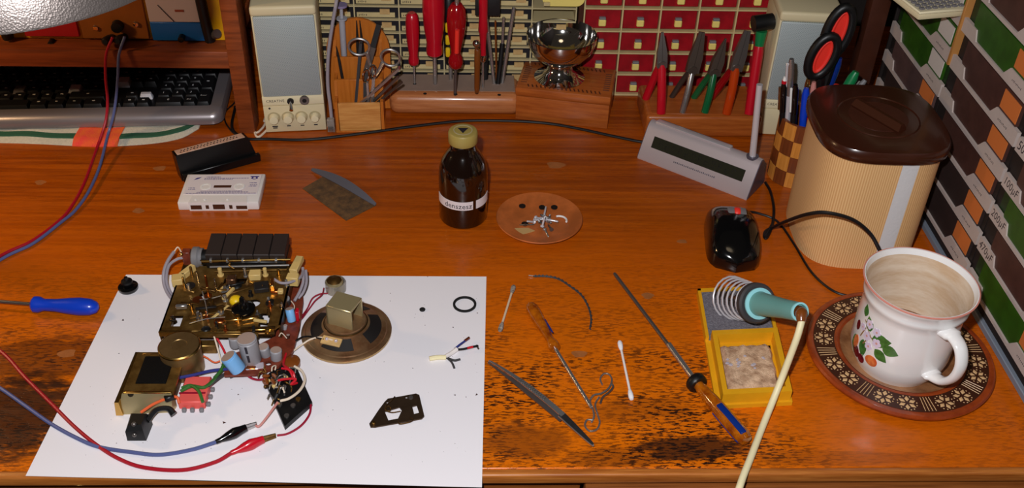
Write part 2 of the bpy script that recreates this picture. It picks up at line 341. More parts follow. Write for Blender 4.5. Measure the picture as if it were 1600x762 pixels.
def hammered():
    m = pm('hammered', (100, 92, 88), 0.4, 0.75); nt, b = nodes(m); N = nt.nodes.new; L = nt.links.new
    tc = N('ShaderNodeTexCoord'); v = N('ShaderNodeTexVoronoi'); v.inputs['Scale'].default_value = 900; L(tc.outputs['Object'], v.inputs['Vector'])
    n = N('ShaderNodeTexNoise'); n.inputs['Scale'].default_value = 330; L(tc.outputs['Object'], n.inputs['Vector'])
    a = N('ShaderNodeMath'); a.operation = 'ADD'; L(v.outputs['Distance'], a.inputs[0]); L(n.outputs['Fac'], a.inputs[1])
    bp = N('ShaderNodeBump'); bp.inputs['Strength'].default_value = 0.28; bp.inputs['Distance'].default_value = 0.0005; L(a.outputs[0], bp.inputs['Height']); L(bp.outputs[0], b.inputs['Normal'])
hammered()
def grille():
    m = pm('grille', (150, 158, 160), 0.55, 0.2); nt, b = nodes(m); N = nt.nodes.new; L = nt.links.new
    tc = N('ShaderNodeTexCoord'); mp = N('ShaderNodeMapping'); mp.inputs['Rotation'].default_value = (0, math.radians(45), 0); L(tc.outputs['Object'], mp.inputs[0])
    v = N('ShaderNodeTexVoronoi'); v.inputs['Scale'].default_value = 620; v.inputs['Randomness'].default_value = 0; L(mp.outputs[0], v.inputs['Vector'])
    r = N('ShaderNodeValToRGB'); r.color_ramp.elements[0].position = 0.22; r.color_ramp.elements[1].position = 0.36
    r.color_ramp.elements[0].color = (*lin((84, 92, 96)), 1); r.color_ramp.elements[1].color = (*lin((176, 186, 186)), 1)
    L(v.outputs['Distance'], r.inputs[0]); L(r.outputs[0], b.inputs['Base Color'])
grille()
def veneer():
    m = pm('veneer', (214, 168, 110), 0.5); nt, b = nodes(m); N = nt.nodes.new; L = nt.links.new
    tc = N('ShaderNodeTexCoord'); sp = N('ShaderNodeSeparateXYZ'); L(tc.outputs['Object'], sp.inputs[0])
    at = N('ShaderNodeMath'); at.operation = 'ARCTAN2'; L(sp.outputs[1], at.inputs[0]); L(sp.outputs[0], at.inputs[1])
    cb = N('ShaderNodeCombineXYZ'); L(at.outputs[0], cb.inputs[0]); L(sp.outputs[2], cb.inputs[2])
    mp = N('ShaderNodeMapping'); mp.inputs['Scale'].default_value = (1, 1, 0.35); L(cb.outputs[0], mp.inputs[0])
    wv = N('ShaderNodeTexWave'); wv.inputs['Scale'].default_value = 9; wv.inputs['Distortion'].default_value = 1.5; wv.inputs['Detail'].default_value = 2; L(mp.outputs[0], wv.inputs['Vector'])
    r = N('ShaderNodeValToRGB'); r.color_ramp.elements[0].color = (*lin((208, 156, 100)), 1); r.color_ramp.elements[1].color = (*lin((234, 192, 136)), 1)
    L(wv.outputs['Color'], r.inputs[0]); L(r.outputs[0], b.inputs['Base Color'])
veneer()

# ------------------------------------------------------------------ the setting
struct(MB().box((-1500, -400, -760), (1500, 1800, -740)).build('floor', 'floor_dark'))
struct(MB().box((-1500, 1620, -740), (1500, 1660, 1600)).build('wall_back', 'wall_dark'))
struct(MB().box((900, -400, -740), (940, 1620, 1600)).build('wall_right', 'wall_dark'))
DY = 624
desk = thing('desk', 'old orange-brown wooden desk with worn dark front and rounded edge strip', 'desk', (0, 0, -742))
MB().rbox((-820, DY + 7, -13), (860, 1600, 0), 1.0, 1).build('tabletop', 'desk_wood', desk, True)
MB().rbox((-820, DY - 1, -13.5), (860, DY + 8, -0.4), 2.6, 3).build('edge_strip', 'desk_edge', desk, True)
for x0, x1, dy in ((-815, 106, 14), (108, 855, -7)):
    d = MB().rbox((x0, DY + dy, -150), (x1, DY + dy + 18, -18), 2.5, 2).build('drawer', 'desk_front', desk, True)
    MB().lathe([(0, 0), (7, 0), (5, 8), (12, 16), (10, 24), (0, 26)], 18, T((x0 + x1) / 2, DY + dy, -95) @ R(90, 'X')).build('knob', 'brass_dark', d, True)
MB().rbox((-815, DY + 40, -160), (855, 1590, -13), 2, 1).build('frame', 'desk_front', desk, True)
for x in (-790, 800):
    for y in (DY + 60, 1540): MB().rbox((x - 25, y - 25, -742), (x + 25, y + 25, -160), 3, 1).build('leg', 'desk_front', desk, True)
MB().tube(smooth([(-392, DY + 6, -44), (-404, DY - 6, -50), (-396, DY - 10, -62), (-384, DY - 6, -50), (-378, DY + 8, -46)], 6), 4, 8).build('drawer_pull', 'brass_bright', desk, True)
for px, py, r_ in ((216, 329, 7), (250, 263, 8), (868, 258, 12), (905, 553, 8), (63, 285, 7), (1066, 377, 6), (105, 552, 9), (1012, 462, 7)):
    q = P(px, py); MB().prism([(q.x + r_ * (1 + 0.2 * math.sin(3 * a + px)) * math.cos(a), q.y + r_ * 0.72 * (1 + 0.15 * math.cos(2 * a + py)) * math.sin(a)) for a in [2 * math.pi * k / 18 for k in range(18)]], 0, 0.25).build('glue_stain', 'stain', desk, True)
# ------------------------------------------------------------------ shelf rack on the left, with the instrument, keyboard and towel
rack = thing('shelf_rack', 'reddish brown wooden shelf rack with square post above the keyboard', 'shelf', (-325, 1230, 0))
MB().rbox((-326, 1229, 0), (-304, 1262, 420), 1.5, 2).build('post', 'wood_shelf', rack, True)
MB().rbox((-820, 1234, 98), (-326.5, 1600, 123), 1.5, 2).build('shelf_board', 'wood_shelf', rack, True)
MB().rbox((-820, 1560, 0), (-326.5, 1580, 98), 1.5, 1).build('rear_rail', 'wood_shelf', rack, True)
inst_ = thing('measuring_instrument', 'bench measuring instrument with red, brown, white and blue front on the shelf', 'instrument', (-480, 1262, 123))
MB().rbox((-634, 1266, 123.5), (-329, 1420, 262), 2.5, 2).build('case', 'yellow_case', inst_, True)
for nm, mt, x0, x1, z0, z1 in (('red_panel', 'panel_red', -598, -526, 129, 258), ('brown_panel', 'panel_brown', -522, -434, 127, 258), ('blue_panel', 'panel_blue', -430, -358, 125, 151.5), ('white_panel', 'panel_white', -430, -358, 152, 258)):
    MB().rbox((x0, 1261, z0), (x1, 1267, z1), 0.8, 1).build(nm, mt, inst_, True)
for x0 in (-625, -359):
    h = MB(); h.tube(smooth([(x0 + 6, 1258, 128), (x0 + 5, 1255, 150), (x0 + 3, 1255, 190), (x0 + 4, 1250, 240), (x0 + 8, 1240, 262)], 5), 7.5, 10)
    h.build('handle_arm', 'black', inst_, True)
MB().cyl((-352, 1262, 133), (-340, 1250, 142), 6, 14).build('handle_pivot', 'steel_dark', inst_, True)
MB().rbox((-622, 1232, 258), (-352, 1248, 270), 4, 2).build('handle_grip', 'black', inst_, True)
for px, py, r_ in ((185, 39, 8), (83, 64, 4.5), (285, 57, 4.5)):
    q = PY(px, py, 1262); MB().lathe([(0, 0), (r_, 0), (r_ * .9, 9), (0, 10)], 18, T(q.x, 1261, q.z) @ R(90, 'X')).build('knob', 'black', inst_, True)
for px, py in ((176, 58), (195, 57)):
    q = PY(px, py, 1262); MB().lathe([(0, 0), (5, 0), (5, 12), (6, 12), (6, 26), (3, 30), (0, 30)], 16, T(q.x, 1261, q.z) @ R(75, 'X')).build('terminal', 'black', inst_, True)
for px, py in ((150, 43), (213, 37)):
    q = PY(px, py, 1262); MB().lathe([(0, 0), (4, 0), (3.4, 2.5), (0, 3)], 14, T(q.x, 1261, q.z) @ R(90, 'X')).build('screw', 'chrome', inst_, True)
q0, q1 = PY(246, 8, 1260.5), PY(272, 34, 1260.5); MB().tube([q0, q1], 0.5, 5).build('meter_needle', 'ink', inst_, True)
q = PY(280, 17, 1260.6); MB().rbox((q.x - 6, 1260.4, q.z - 1.6), (q.x + 6, 1261.2, q.z + 1.6), 0.3, 1).build('meter_mark', 'ink_red', inst_, True)

tw = thing('towel', 'folded white towel with green stripe and orange patch under the keyboard', 'towel', (-560, 1200, 0))
edge = [(-790, 1200), (-644, 1199), (-591, 1197), (-513, 1192), (-446, 1199), (-405, 1214), (-385, 1240)]
def towel_sheet(lo, hi, z0, bulge, x0=-790, x1=-385):
    m = MB(); rows = []; E_ = smooth([(x, y, 0) for x, y in edge], 10); E_ = [e for e in E_ if x0 <= e.x <= x1]
    for e in E_:
        ring = []
        for t in [k / 8 for k in range(9)]:
            d = lo + (hi - lo) * t; ring.append((e.x, e.y + d, z0 + (5.5 + 0.8 * math.sin(e.x * .09)) * min(1, math.sin(min(1.57, d / 9 + .15))) + bulge))
        ring += [(e.x, e.y + hi, 0.2), (e.x, e.y + lo, 0.2)]
        rows.append(ring)
    return m.loft(rows)
towel_sheet(0, 150, 0, 0).build('cloth', 'towel', tw, True)
towel_sheet(12, 22, 0, 0.7).build('green_stripe', 'towel_green', tw, True)
towel_sheet(-1, 40, 0, 1.3, -548, -484).build('orange_patch', 'towel_orange', tw, True)

kb = thing('keyboard', 'silver-framed black computer keyboard with a few white keys under the shelf', 'keyboard', M=T(-350, 1240, 8.5) @ R(3.4, 'Z') @ R(2.5, 'X'))
fr = MB()
def kframe(w0, w1, d0, d1, r): return rrect(w1 - w0, d1 - d0, r, 5, (w0 + w1) / 2, (d0 + d1) / 2)
O_, I_ = kframe(-478, 0, 0, 168, 16), kframe(-462, -17, 22, 156, 3)
fr.loft([[(x, y, 0) for x, y in O_], [(x, y, 7) for x, y in O_], [(x * .998 - .4, 3 + y * .97, 13) for x, y in O_], [(x * .99 - 2, 9 + y * .92, 17) for x, y in O_], [(x, y, 17.5) for x, y in I_], [(x, y, 11) for x, y in I_]], cap=True)
fr.build('frame', 'silver_key', kb)
MB().box((-460, 24, 10), (-19, 154, 12.5)).build('key_bed', 'black', kb)
def keymesh(w, d, mat):
    m = MB(); h = 8
    m.loft([[(x, y, 0) for x, y in rrect(w - 1, d - 1, 1.2, 2)], [(x, y, 2) for x, y in rrect(w - 1, d - 1, 1.2, 2)], [(x, y + .8, h) for x, y in rrect(w - 5, d - 4.5, 1.6, 2)]])
    return m.mesh('key', mat, 30)
KM = {}
def key(x, y, w=19, d=19, mat='key_black', leg=None, s=6):
    k = (w, d, mat)
    if k not in KM: KM[k] = keymesh(w, d, mat)
    o = put(KM[k], 'key', kb, T(x, y, 12.3))
    if leg:
        WM[o.name] = Matrix()
        if leg in '|-': MB().box((-1.8, 1, 8.1), (1.8, 2.6, 8.3)).build('legend', 'legend', o)
        else: text(leg, s, 'legend', o, T(-1, 1.2, 8.1), 'legend')
rows_y = [34, 53, 72, 91, 110]
for r_, rr in enumerate([['0', None, 'Del'], ['1', '2', '3'], ['4', '5', '6'], ['7', '8', '9']]):
    for c_, l in enumerate(rr):
        if r_ == 0:
            if c_ == 0: key(-76, 34, 38, 19, leg='0')
            elif c_ == 2: key(-47.5, 34, leg='Del', s=4)
        else: key(-85.5 + 19 * c_, rows_y[r_], leg=l)
key(-28.5, 43.5, 19, 38, leg='Enter', s=4); key(-28.5, 81.5, 19, 38, leg='-')
for c_ in range(4): key(-85.5 + 19 * c_, 110, leg='-'); 
for c_ in range(3):
    key(-149 + 19 * c_, 34, leg='-')
    key(-149 + 19 * c_, 91, mat='key_white' if c_ == 0 else 'key_black', leg=None if c_ == 0 else ('-' if c_ == 1 else '-'))
    key(-149 + 19 * c_, 110, leg='-')
key(-130, 53, leg='-'); key(-111, 53, 19, 10, 'key_white')
for r_ in range(5):
    x = -165
    widths = [[28, 24, 24, 24, 118, 24, 24], [52] + [19] * 10 + [43], [38] + [19] * 11 + [33], [28] + [19] * 12 + [28], [38] + [19] * 13][r_]
    for j, w in enumerate(widths):
        x -= w; mt = 'key_black'
        if r_ == 2 and j == 1: mt = 'key_white'
        if r_ == 2 and j == 5: mt = 'key_grey'
        key(x + w / 2, rows_y[r_], w, 19, mt, None if mt != 'key_black' or w > 60 else '-')
for j in range(14): key(-180 - 20 * j, 138, 18, 15, leg='-')

# ------------------------------------------------------------------ speakers
def speaker(loc, rz, label, controls):
    t = thing('speaker', label, 'speaker', loc, rz, 'desktop speakers')
    w = 42
    b = MB(); b.rbox((-w, 0, 0), (w, 92, 178), 2.5, 2); b.rbox((-w - .6, -2, 174), (w + .6, 93, 188), 4, 3); b.build('cabinet', 'beige', t)
    MB().rbox((-w + 2.5, -3, 57), (w - 2.5, 2, 174.5), 1.8, 2).build('grille', 'grille', t)
    MB().rbox((-w + .4, -2.5, 1), (w - .4, 2, 42), 1.2, 2).build('lower_panel', 'beige', t)
    MB().rbox((-w + .4, -1.8, 42.6), (w - .4, 2, 56.5), 1.0, 2).build('name_panel', 'beige_light', t)
    text('CREATIVE', 5.6, 'ink', t, T(-24, -1.9, 49.5) @ R(90, 'X'))
    if controls:
        for k, x in enumerate((-28.5, -9.5, 9, 27.5)):
            r_ = 6.8 if k < 3 else 6
            kn = MB().lathe([(0, 0), (r_, 0), (r_, 4), (r_ - 1, 9), (0, 9.5)], 20, T(x, -2.3, 24) @ R(90, 'X')).build('knob', 'beige_light', t)
            MB().ringprism(circ(r_ + 2, 24), circ(r_ + .2, 24), 0, .5, T(x, -2.4, 24) @ R(90, 'X')).build('knob_ring', 'beige_dark', kn)
            MB().box((x - 2.6 - (k == 0) * 1.2, -2.9, 9.5), (x + 2.6 + (k == 0) * 1.2, -2.4, 11)).build('knob_mark', 'ink', t)
        MB().box((-31.5, -2.9, 7), (-25.5, -2.4, 8.4)).build('knob_mark', 'ink', t)
        j = MB().lathe([(0, 1), (3, 1), (3, 3), (6.6, 3), (6.6, 0), (0, 0)], 20, T(15.5, -1.8, 50) @ R(90, 'X')).build('headphone_jack', 'steel_dark', t)
        MB().prism(circ(3, 14), 0, 3.3, T(15.5, -1.8, 50) @ R(90, 'X')).build('jack_hole', 'black', j)
        sw = MB().lathe([(0, 0), (4.6, 0), (4.6, 2.5), (0, 2.5)], 18, T(-3.5, -1.8, 49) @ R(90, 'X')).build('switch', 'black', t)
        MB().cyl((-3.5, -3, 48), (-3, -14, 41), 2, 12, 2.6).build('switch_lever', 'chrome', sw)
        MB().prism(circ(1.5, 10), 0, .4, T(-33, -2.4, 39) @ R(90, 'X')).build('led', 'ink', t)
    return t
speaker((-248, 1238, 0), 6, 'beige desktop speaker with grey grille and four control knobs', True)
speaker((449, 1238, 0), -5, 'plain beige desktop speaker without knobs behind the pen holder', False)

# ------------------------------------------------------------------ cream and red small-parts cabinets at the back
cc = thing('parts_cabinet', 'cream small-parts cabinet of shallow dark drawers with paper tabs', 'cabinet', (-40, 1350, 0), 0, 'small-parts cabinets at the back of the desk')
RP, CP, X0, ZB = 20.35, 63.2, -232.5, -4.0
f_ = MB()
for r_ in range(10): f_.box((X0, 1348, max(0, ZB + RP * r_ - .9)), (X0 + 6 * CP, 1440, ZB + RP * r_ + .9 + (1 if r_ == 0 else 0)))
for c_ in range(7): f_.box((X0 + CP * c_ - .9, 1349, 0), (X0 + CP * c_ + .9, 1440, ZB + RP * 9))
f_.build('frame', 'cream_rail', cc, True)
MB().box((X0 + .5, 1436, .5), (X0 + 6 * CP - .5, 1439, ZB + RP * 9 - .5)).build('back_panel', 'void', cc, True)
dm = MB().box((1.2, 4, 1.3), (CP - 1.2, 80, RP - 1.3)).mesh('drawer', 'drawer_dark', 0)
lm = MB().rbox((3, 2.2, 2.8), (CP - 6, 4.2, 9.6), .2, 1).mesh('label_strip', 'cream', 0)
tm = MB().rbox((38, .5, 8), (52, 3.4, 15.5), .3, 1).mesh('pull_tab', 'tab_card', 0)
im1 = MB(); [im1.box((6 + 2.6 * k, 1.9, 4.8 + (k % 2) * .5), (6.9 + 2.6 * k, 2.3, 7 + (k % 3) * .4)) for k in range(5)]; im1 = im1.mesh('ink_mark', 'ink', 0)
for r_ in range(9):
    for c_ in range(6):
        if c_ == 5 and r_ in (6, 7): continue        # drawer missing behind the bowl
        d = put(dm, 'drawer', cc, T(X0 + CP * c_ + 40, 1349 - 1350, ZB + RP * r_)); WM[d.name] = Matrix()
        put(lm, 'label_strip', d, Matrix()); put(tm, 'pull_tab', d, T((c_ * 7 + r_ * 3) % 5 - 2, 0, 0)); put(im1, 'ink_mark', d, Matrix())
rc = thing('parts_cabinet', 'red small-parts cabinet of square drawers in a cream frame', 'cabinet', (295, 1350, 0), 0, 'small-parts cabinets at the back of the desk')
RX, RW, RH = 158.5, 55, 34.9
f_ = MB()
for r_ in range(7): f_.box((RX, 1348, RH * r_ - (0 if r_ == 0 else 1)), (RX + 5 * RW, 1440, RH * r_ + 1 + (1.5 if r_ == 0 else 0)))
for c_ in range(6): f_.box((RX + RW * c_ - 1, 1348.5, 0), (RX + RW * c_ + 1, 1440, RH * 6))
f_.build('frame', 'cream', rc, True)
MB().box((RX + 1, 1436, 1), (RX + 5 * RW - 1, 1439, RH * 6 - 1)).build('back_panel', 'void', rc, True)
MB().rbox((150, 1346, 0), (157, 1442, 210), 1, 1).build('side_panel', 'dark_post', rc, True)
dm = MB().rbox((2, 2.5, 2.8), (RW - 2, 80, RH - 2), .8, 1).mesh('drawer', 'red_drawer', 0)
km = MB().rbox((21.5, -3.5, 8), (32, 3, 18), 1.2, 1).mesh('drawer_pull', 'pale_yellow', 0); gm = MB().rbox((22, -2.5, 17.4), (31.5, 3, 21.5), .8, 1).mesh('label_tag', 'grey', 0)
for r_ in range(6):
    for c_ in range(5):
        d = put(dm, 'drawer', rc, T(RX + RW * c_ - 295, 0, RH * r_)); WM[d.name] = Matrix()
        put(km, 'drawer_pull', d, Matrix()); put(gm, 'label_tag', d, Matrix())
tr = thing('tray', 'pale yellow rounded tray clipped to the cream cabinet above the bowl', 'tray', (126, 1335, 148))
MB().prism([(x, z) for x, z in rrect(60, 60, 12, 5)], 0, 14, T(126, 1347.5, 179) @ R(90, 'X')).build('shell', 'pale_yellow', tr, True)
MB().rbox((98, 1330, 150.5), (107, 1333.3, 156), .4, 1).build('clip', 'cream', tr, True)

# ------------------------------------------------------------------ cables along the back
def wire(name, label, cat, pts, r, mat, n=8, group=None, sm=8):
    return tag(MB().tube(smooth(pts, sm), r, n).build(name, mat), label, cat, group)
wire('black_cable', 'long black cable lying across the desk behind the bottle', 'cable',
     [(-345, 1300, 2), (-338, 1240, 2)] + [tuple(P(x, y, 2)) for x, y in ((384, 216), (420, 217), (480, 218), (560, 209), (640, 198), (720, 189), (790, 188.5), (850, 192), (900, 200), (960, 213), (1000, 221), (1030, 224))], 2.1, 'black_wire')
for k, (dz, pts) in enumerate(((2, ((388, 199), (398, 206), (410, 200), (416, 188))), (2, ((386, 206), (400, 212), (414, 206), (420, 194))))):
    wire('audio_cable', ('upper', 'lower')[k] + ' of two white cables curling round the foot of the wooden post', 'cable', [(-320, 1285 + 6 * k, 1.7)] + [tuple(P(x, y, 1.7)) for x, y in pts[1:]] + [(-297 + 3 * k, 1262, 1.7), (-296 + 3 * k, 1300, 1.7)], 1.6, 'white_wire')
wire('keyboard_cable', 'thin black cord looping beside the right end of the keyboard', 'cable', [(-352, 1330, 10), tuple(P(368, 158, 2)), tuple(P(352, 175, 1.5)), tuple(P(352, 190, 1.5)), tuple(P(362, 205, 1.5)), tuple(P(372, 212, 1.5))], 1.2, 'black_wire')
ph = thing('telephone_cable', 'grey telephone cable with clear plug hanging beside the tool caddy', 'cable', (-192, 1244, 0))
c_ = [(-170, 1420, 181), (-176, 1345, 187), (-182, 1280, 186)] + [tuple(PY(x, y, yy)) for x, y, yy in ((526, 0, 1258), (519, 40, 1250), (513, 85, 1246), (512, 130, 1244), (516, 165, 1242), (518, 185, 1240))]
MB().tube(smooth(c_, 8), 2.4, 8).build('cord', 'grey_wire', ph, True)
pl = PY(518, 196, 1238)
g_ = MB().rbox((pl.x - 5, 1231, 2), (pl.x + 5, 1239, 22), .8, 1).build('plug', 'clear', ph, True)
for k in range(4): MB().box((pl.x - 3.3 + 1.8 * k, 1230.6, 3), (pl.x - 2.3 + 1.8 * k, 1231.4, 12)).build('contact', 'chrome', g_, True)
# ------------------------------------------------------------------ tool caddy with its contents
cad = thing('tool_caddy', 'stepped orange wooden tool caddy with arched back beside the speaker', 'caddy', (-158, 1236, 0), 3)
MB().rbox((-29, 0, 2), (29, 4, 46), .8, 1).build('front_panel', 'wood_light', cad)
MB().rbox((-33, 22, 2), (33, 26, 71), .8, 1).build('middle_panel', 'wood_orange', cad)
MB().rbox((-33, 42, 2), (33, 46, 95), .8, 1).build('rear_panel', 'wood_orange', cad)
arch = [(-44, 0), (44, 0), (44, 92)] + [(44 * math.cos(math.pi * k / 16), 92 + 50 * math.sin(math.pi * k / 16)) for k in range(1, 16)] + [(-44, 92)]
MB().prism(arch, 0, 4, T(0, 66, 2) @ R(90, 'X')).build('arched_back', 'wood_orange', cad)
for s_ in (-1, 1):
    MB().prism([(0, 0), (62, 0), (62, 110), (46, 96), (42, 70), (22, 68), (18, 46), (0, 46)], -2, 2, T(s_ * 31.5, 0, 2) @ R(90, 'Z') @ R(90, 'X')).build('side_panel', 'wood_orange', cad)
MB().rbox((-34, -1, 0), (34, 66, 2), .5, 1).build('base', 'wood_orange', cad)
def Q(px, py, y): return tuple(PY(px, py, y))
sy = thing('syringe', 'clear plastic syringe with purple plunger in the tool caddy', 'syringe', tuple(V(*Q(538, 92, 1288))))
a, b = V(*Q(538, 92, 1288)), V(*Q(534, 30, 1288)); t_ = V(*Q(533, 10, 1288))
MB().lathe([(0, 0), (1.5, 0), (4.2, 6), (4.2, (b - a).length), (7.5, (b - a).length), (7.5, (b - a).length + 2), (0, (b - a).length + 2)], 14, along(a, b)).build('barrel', 'syringe', sy, True)
MB().cyl(b, t_, 2.4, 10).build('plunger', 'syringe', sy, True); MB().cyl(t_, t_ + V(0, 0, 3), 8.5, 14).build('thumb_rest', 'syringe_purple', sy, True)
def blade(m, p0, p1, w0, w1, th, tip=0.0, hint=(0, -1, 0)):   # flat tapered bar from p0 to p1
    M = along(p0, p1, hint); L = (V(*p1) - V(*p0)).length
    m.loft([[(-th / 2, -w0 / 2, 0), (th / 2, -w0 / 2, 0), (th / 2, w0 / 2, 0), (-th / 2, w0 / 2, 0)], [(-th / 2, -w1 / 2, L), (th / 2, -w1 / 2, L), (th / 2, w1 / 2, L), (-th / 2, w1 / 2, L)]], M)
    return m
def ringtube(c, r1, r2, r, tilt, ax='Y', n=24):
    M = T(*c) @ R(tilt, ax); return [tuple(M @ V(r1 * math.cos(2 * math.pi * k / n), 0, r2 * math.sin(2 * math.pi * k / n))) for k in range(n)]
sc = thing('scissors', 'small steel scissors with two round finger loops in the tool caddy', 'scissors', Q(578, 130, 1252))
MB().tube(ringtube(Q(561, 73, 1254), 14, 12, 2, 0), 1.8, 8, closed=True).build('finger_loop', 'steel', sc, True)
MB().tube(ringtube(Q(610, 90, 1250), 13, 12, 2, 30), 1.8, 8, closed=True).build('finger_loop', 'steel', sc, True)
piv = V(*Q(585, 118, 1252))
for p_, b_ in ((Q(573, 82, 1254), (-148, 1254, 30)), (Q(598, 97, 1250), (-140, 1251, 30))):
    m = MB().tube(smooth([p_, (V(*p_) + piv) / 2 + V(0, 0, -3), piv], 5), [3, 2.8, 2.6, 2.5, 2.5, 2.5, 2.6, 2.8, 3, 3.2, 3.4][:11], 8); blade(m, piv, b_, 8, 3, 2); m.build('blade', 'steel', sc, True)
MB().cyl(piv + V(0, -4, 0), piv + V(0, 3, 0), 3, 12).build('pivot_screw', 'chrome', sc, True)
s2 = thing('forceps', 'bent steel forceps with narrow loops hanging low in the tool caddy', 'forceps', Q(577, 135, 1246))
for x, y in ((572, 118), (582, 112)): MB().tube(ringtube(Q(x, y, 1247), 4, 10, 1.6, 12), 1.5, 8, closed=True).build('loop', 'chrome', s2, True)
m = MB(); blade(m, Q(574, 128, 1247), (-146, 1250, 25), 6, 3, 3); m.build('arm', 'steel', s2, True); m = MB(); blade(m, Q(583, 122, 1247), (-143, 1250, 25), 6, 3, 3); m.build('arm', 'steel', s2, True)
np_ = thing('needle_pliers', 'dark pointed pliers leaning in the back of the tool caddy', 'pliers', Q(577, 100, 1268))
m = MB(); blade(m, Q(582, 75, 1268), Q(592, 38, 1268), 14, 2, 7); m.build('jaw', 'black_soft', np_, True); m = MB(); blade(m, Q(572, 112, 1262), Q(583, 72, 1268), 9, 14, 8); m.build('handle', 'steel_dark', np_, True)
m = MB(); blade(m, (-152, 1262, 20), Q(572, 112, 1262), 7, 9, 7); m.build('handle', 'dark_grey', np_, True)
fi = MB(); blade(fi, (-168, 1262, 12), Q(564, 66, 1262), 9, 9, 4); tag(fi.build('flat_file', 'dark_grey'), 'flat dark grey file bar standing in the tool caddy', 'file')
for k, (x0, x1, lab) in enumerate((((557, 32), (553, 85), 'left of two thin dark probes against the arched back'), ((562, 32), (569, 62), 'right of two thin dark probes against the arched back'))):
    q_ = V(*Q(*x0, 1290)); e_ = V(q_.x + (4 if k else -3), 1290, 20); tag(MB().tube([q_, q_.lerp(e_, .3), e_], [.6, 2.2, 2.2], 8).build('probe', 'black_soft'), lab, 'probe', 'thin probes in the tool caddy')
ne = MB().tube([Q(525, 72, 1270), Q(530, 95, 1268), (-178, 1268, 20)], [.5, 2, 2], 8); tag(ne.build('dental_pick', 'black_soft'), 'slim dark pick at the left side of the tool caddy', 'pick')
for k, (p0, p1, w_, mt, lab) in enumerate((((567, 158), (624, 106), 8, 'steel', 'broad flat steel tweezers leaning out of the tool caddy'), ((585, 156), (622, 120), 4, 'steel_dark', 'narrow steel tweezers leaning below the broad ones'), ((588, 162), (628, 128), 3, 'iron', 'dark thin needle file leaning lowest in the tool caddy'))):
    m = MB(); q0, q1 = V(*Q(*p0, 1249)), V(*Q(*p1, 1243 - 3 * k)); q0 = q0 + (q0 - q1).normalized() * 14; blade(m, q0, q1, w_ * .6, w_, 3.2); blade(m, q0 + V(0, 4, 0), q1 + V(0, 1, 0), w_ * .5, w_ * .9, 1); tag(m.build('tweezers' if k < 2 else 'needle_file', mt), lab, 'tweezers' if k < 2 else 'file')

# ------------------------------------------------------------------ screwdriver block
BZ = 34
blk = thing('screwdriver_block', 'long rounded wooden block with drilled holes holding screwdrivers', 'tool block', (-26, 1283, 0))
MB().rbox((-121, 1281, 0), (69, 1347, BZ), 13, 5).build('body', 'wood_block', blk, True)
MB().rbox((-110, 1295, BZ - 1), (60, 1344, BZ + .4), .3, 1).build('top_face', 'block_top', blk, True)
for px, py in ((648, 131), (680, 131), (712, 147), (745, 145), (778, 131), (664, 146), (780, 148)):
    q = P(px, py, BZ + .4); MB().prism(circ(2.6, 12, q.x, q.y), BZ + .2, BZ + .6).build('hole', 'black_soft', blk, True)
def handle_driver(name, label, base, top, prof, hm, shaft_r, shaft_len, sm='steel', ferr=None, n=20):
    """screwdriver standing tip down: base is the tip point, prof = (radius, height) from the bottom of the handle"""
    base, top = V(*base), V(*top); M = along(base, top)
    t = thing(name, label, 'screwdriver', tuple(base))
    MB().lathe([(0, 0), (shaft_r * .7, 0), (shaft_r, 4), (shaft_r, shaft_len + 6), (0, shaft_len + 6)], 12, M).build('shaft', sm, t, True)
    MB().lathe([(0, shaft_len)] + [(r_, shaft_len + z) for r_, z in prof] + [(0, shaft_len + prof[-1][1])], n, M).build('handle', hm, t, True)
    return t
b_ = P(648, 131, BZ); handle_driver('screwdriver', 'small red-handled screwdriver at the left end of the wooden block', (b_.x, b_.y, BZ - 6), (b_.x - 1, b_.y, 200), [(6, 0), (7.6, 2), (7.6, 8), (6.2, 14), (8.6, 34), (9.6, 52), (9.4, 66), (8, 76), (5, 79)], 'red_plastic', 1.6, 38)
text('||||||', 5, 'legend', bpy.data.objects['screwdriver'], T(-8.3, -6.2, 84) @ R(90, 'X') @ R(90, 'Z'), 'print') if 0 else None
b_ = P(680, 131, BZ); handle_driver('screwdriver', 'large red-handled screwdriver second from the left in the block', (b_.x, b_.y, BZ - 6), (b_.x, b_.y, 200), [(8, 0), (11.5, 3), (12, 9), (11, 20), (14.5, 44), (15.8, 70), (15, 110), (12, 128), (6, 132)], 'red_plastic', 3.0, 52)
b_ = V(-33, 1330, BZ - 4); ys = handle_driver('screwdriver', 'black and yellow striped screwdriver at the back of the block', b_, b_ + V(-2, 0, 160), [(6, 0), (8, 3), (9, 30), (9.5, 70), (9, 100), (4, 108)], 'black', 3, 30)
for z in (75, 94, 113): MB().rbox((-40, 1318.5, z), (-33, 1324, z + 15), 2.4, 2).build('yellow_inset', 'yellow', ys, True)
b_ = P(711, 146, BZ); rs = handle_driver('screwdriver', 'translucent dark red screwdriver with a ball collar in the block', (b_.x, b_.y, BZ - 6), (b_.x + 4, b_.y + 2, 200), [(5, 0), (9, 3), (10.8, 10), (9, 18), (6.5, 24), (8, 34), (12, 54), (13.5, 74), (12, 90), (7, 97)], 'red_clear', 2.4, 46, 'steel_dark')
MB().cyl(b_ + V(3.4, 1, 137), b_ + V(4, 1, 162), 3, 12).build('steel_end', 'steel', rs, True)
MB().cyl(b_ + V(3, -11.5, 70), b_ + V(4, -12.5, 105), 3.2, 12).build('red_core', 'orange_red', rs, True)
b_ = P(745, 145, BZ); br = thing('slim_tool', 'slim brown tool with shiny steel ball ends in the block', 'tool', (b_.x, b_.y, BZ - 5))
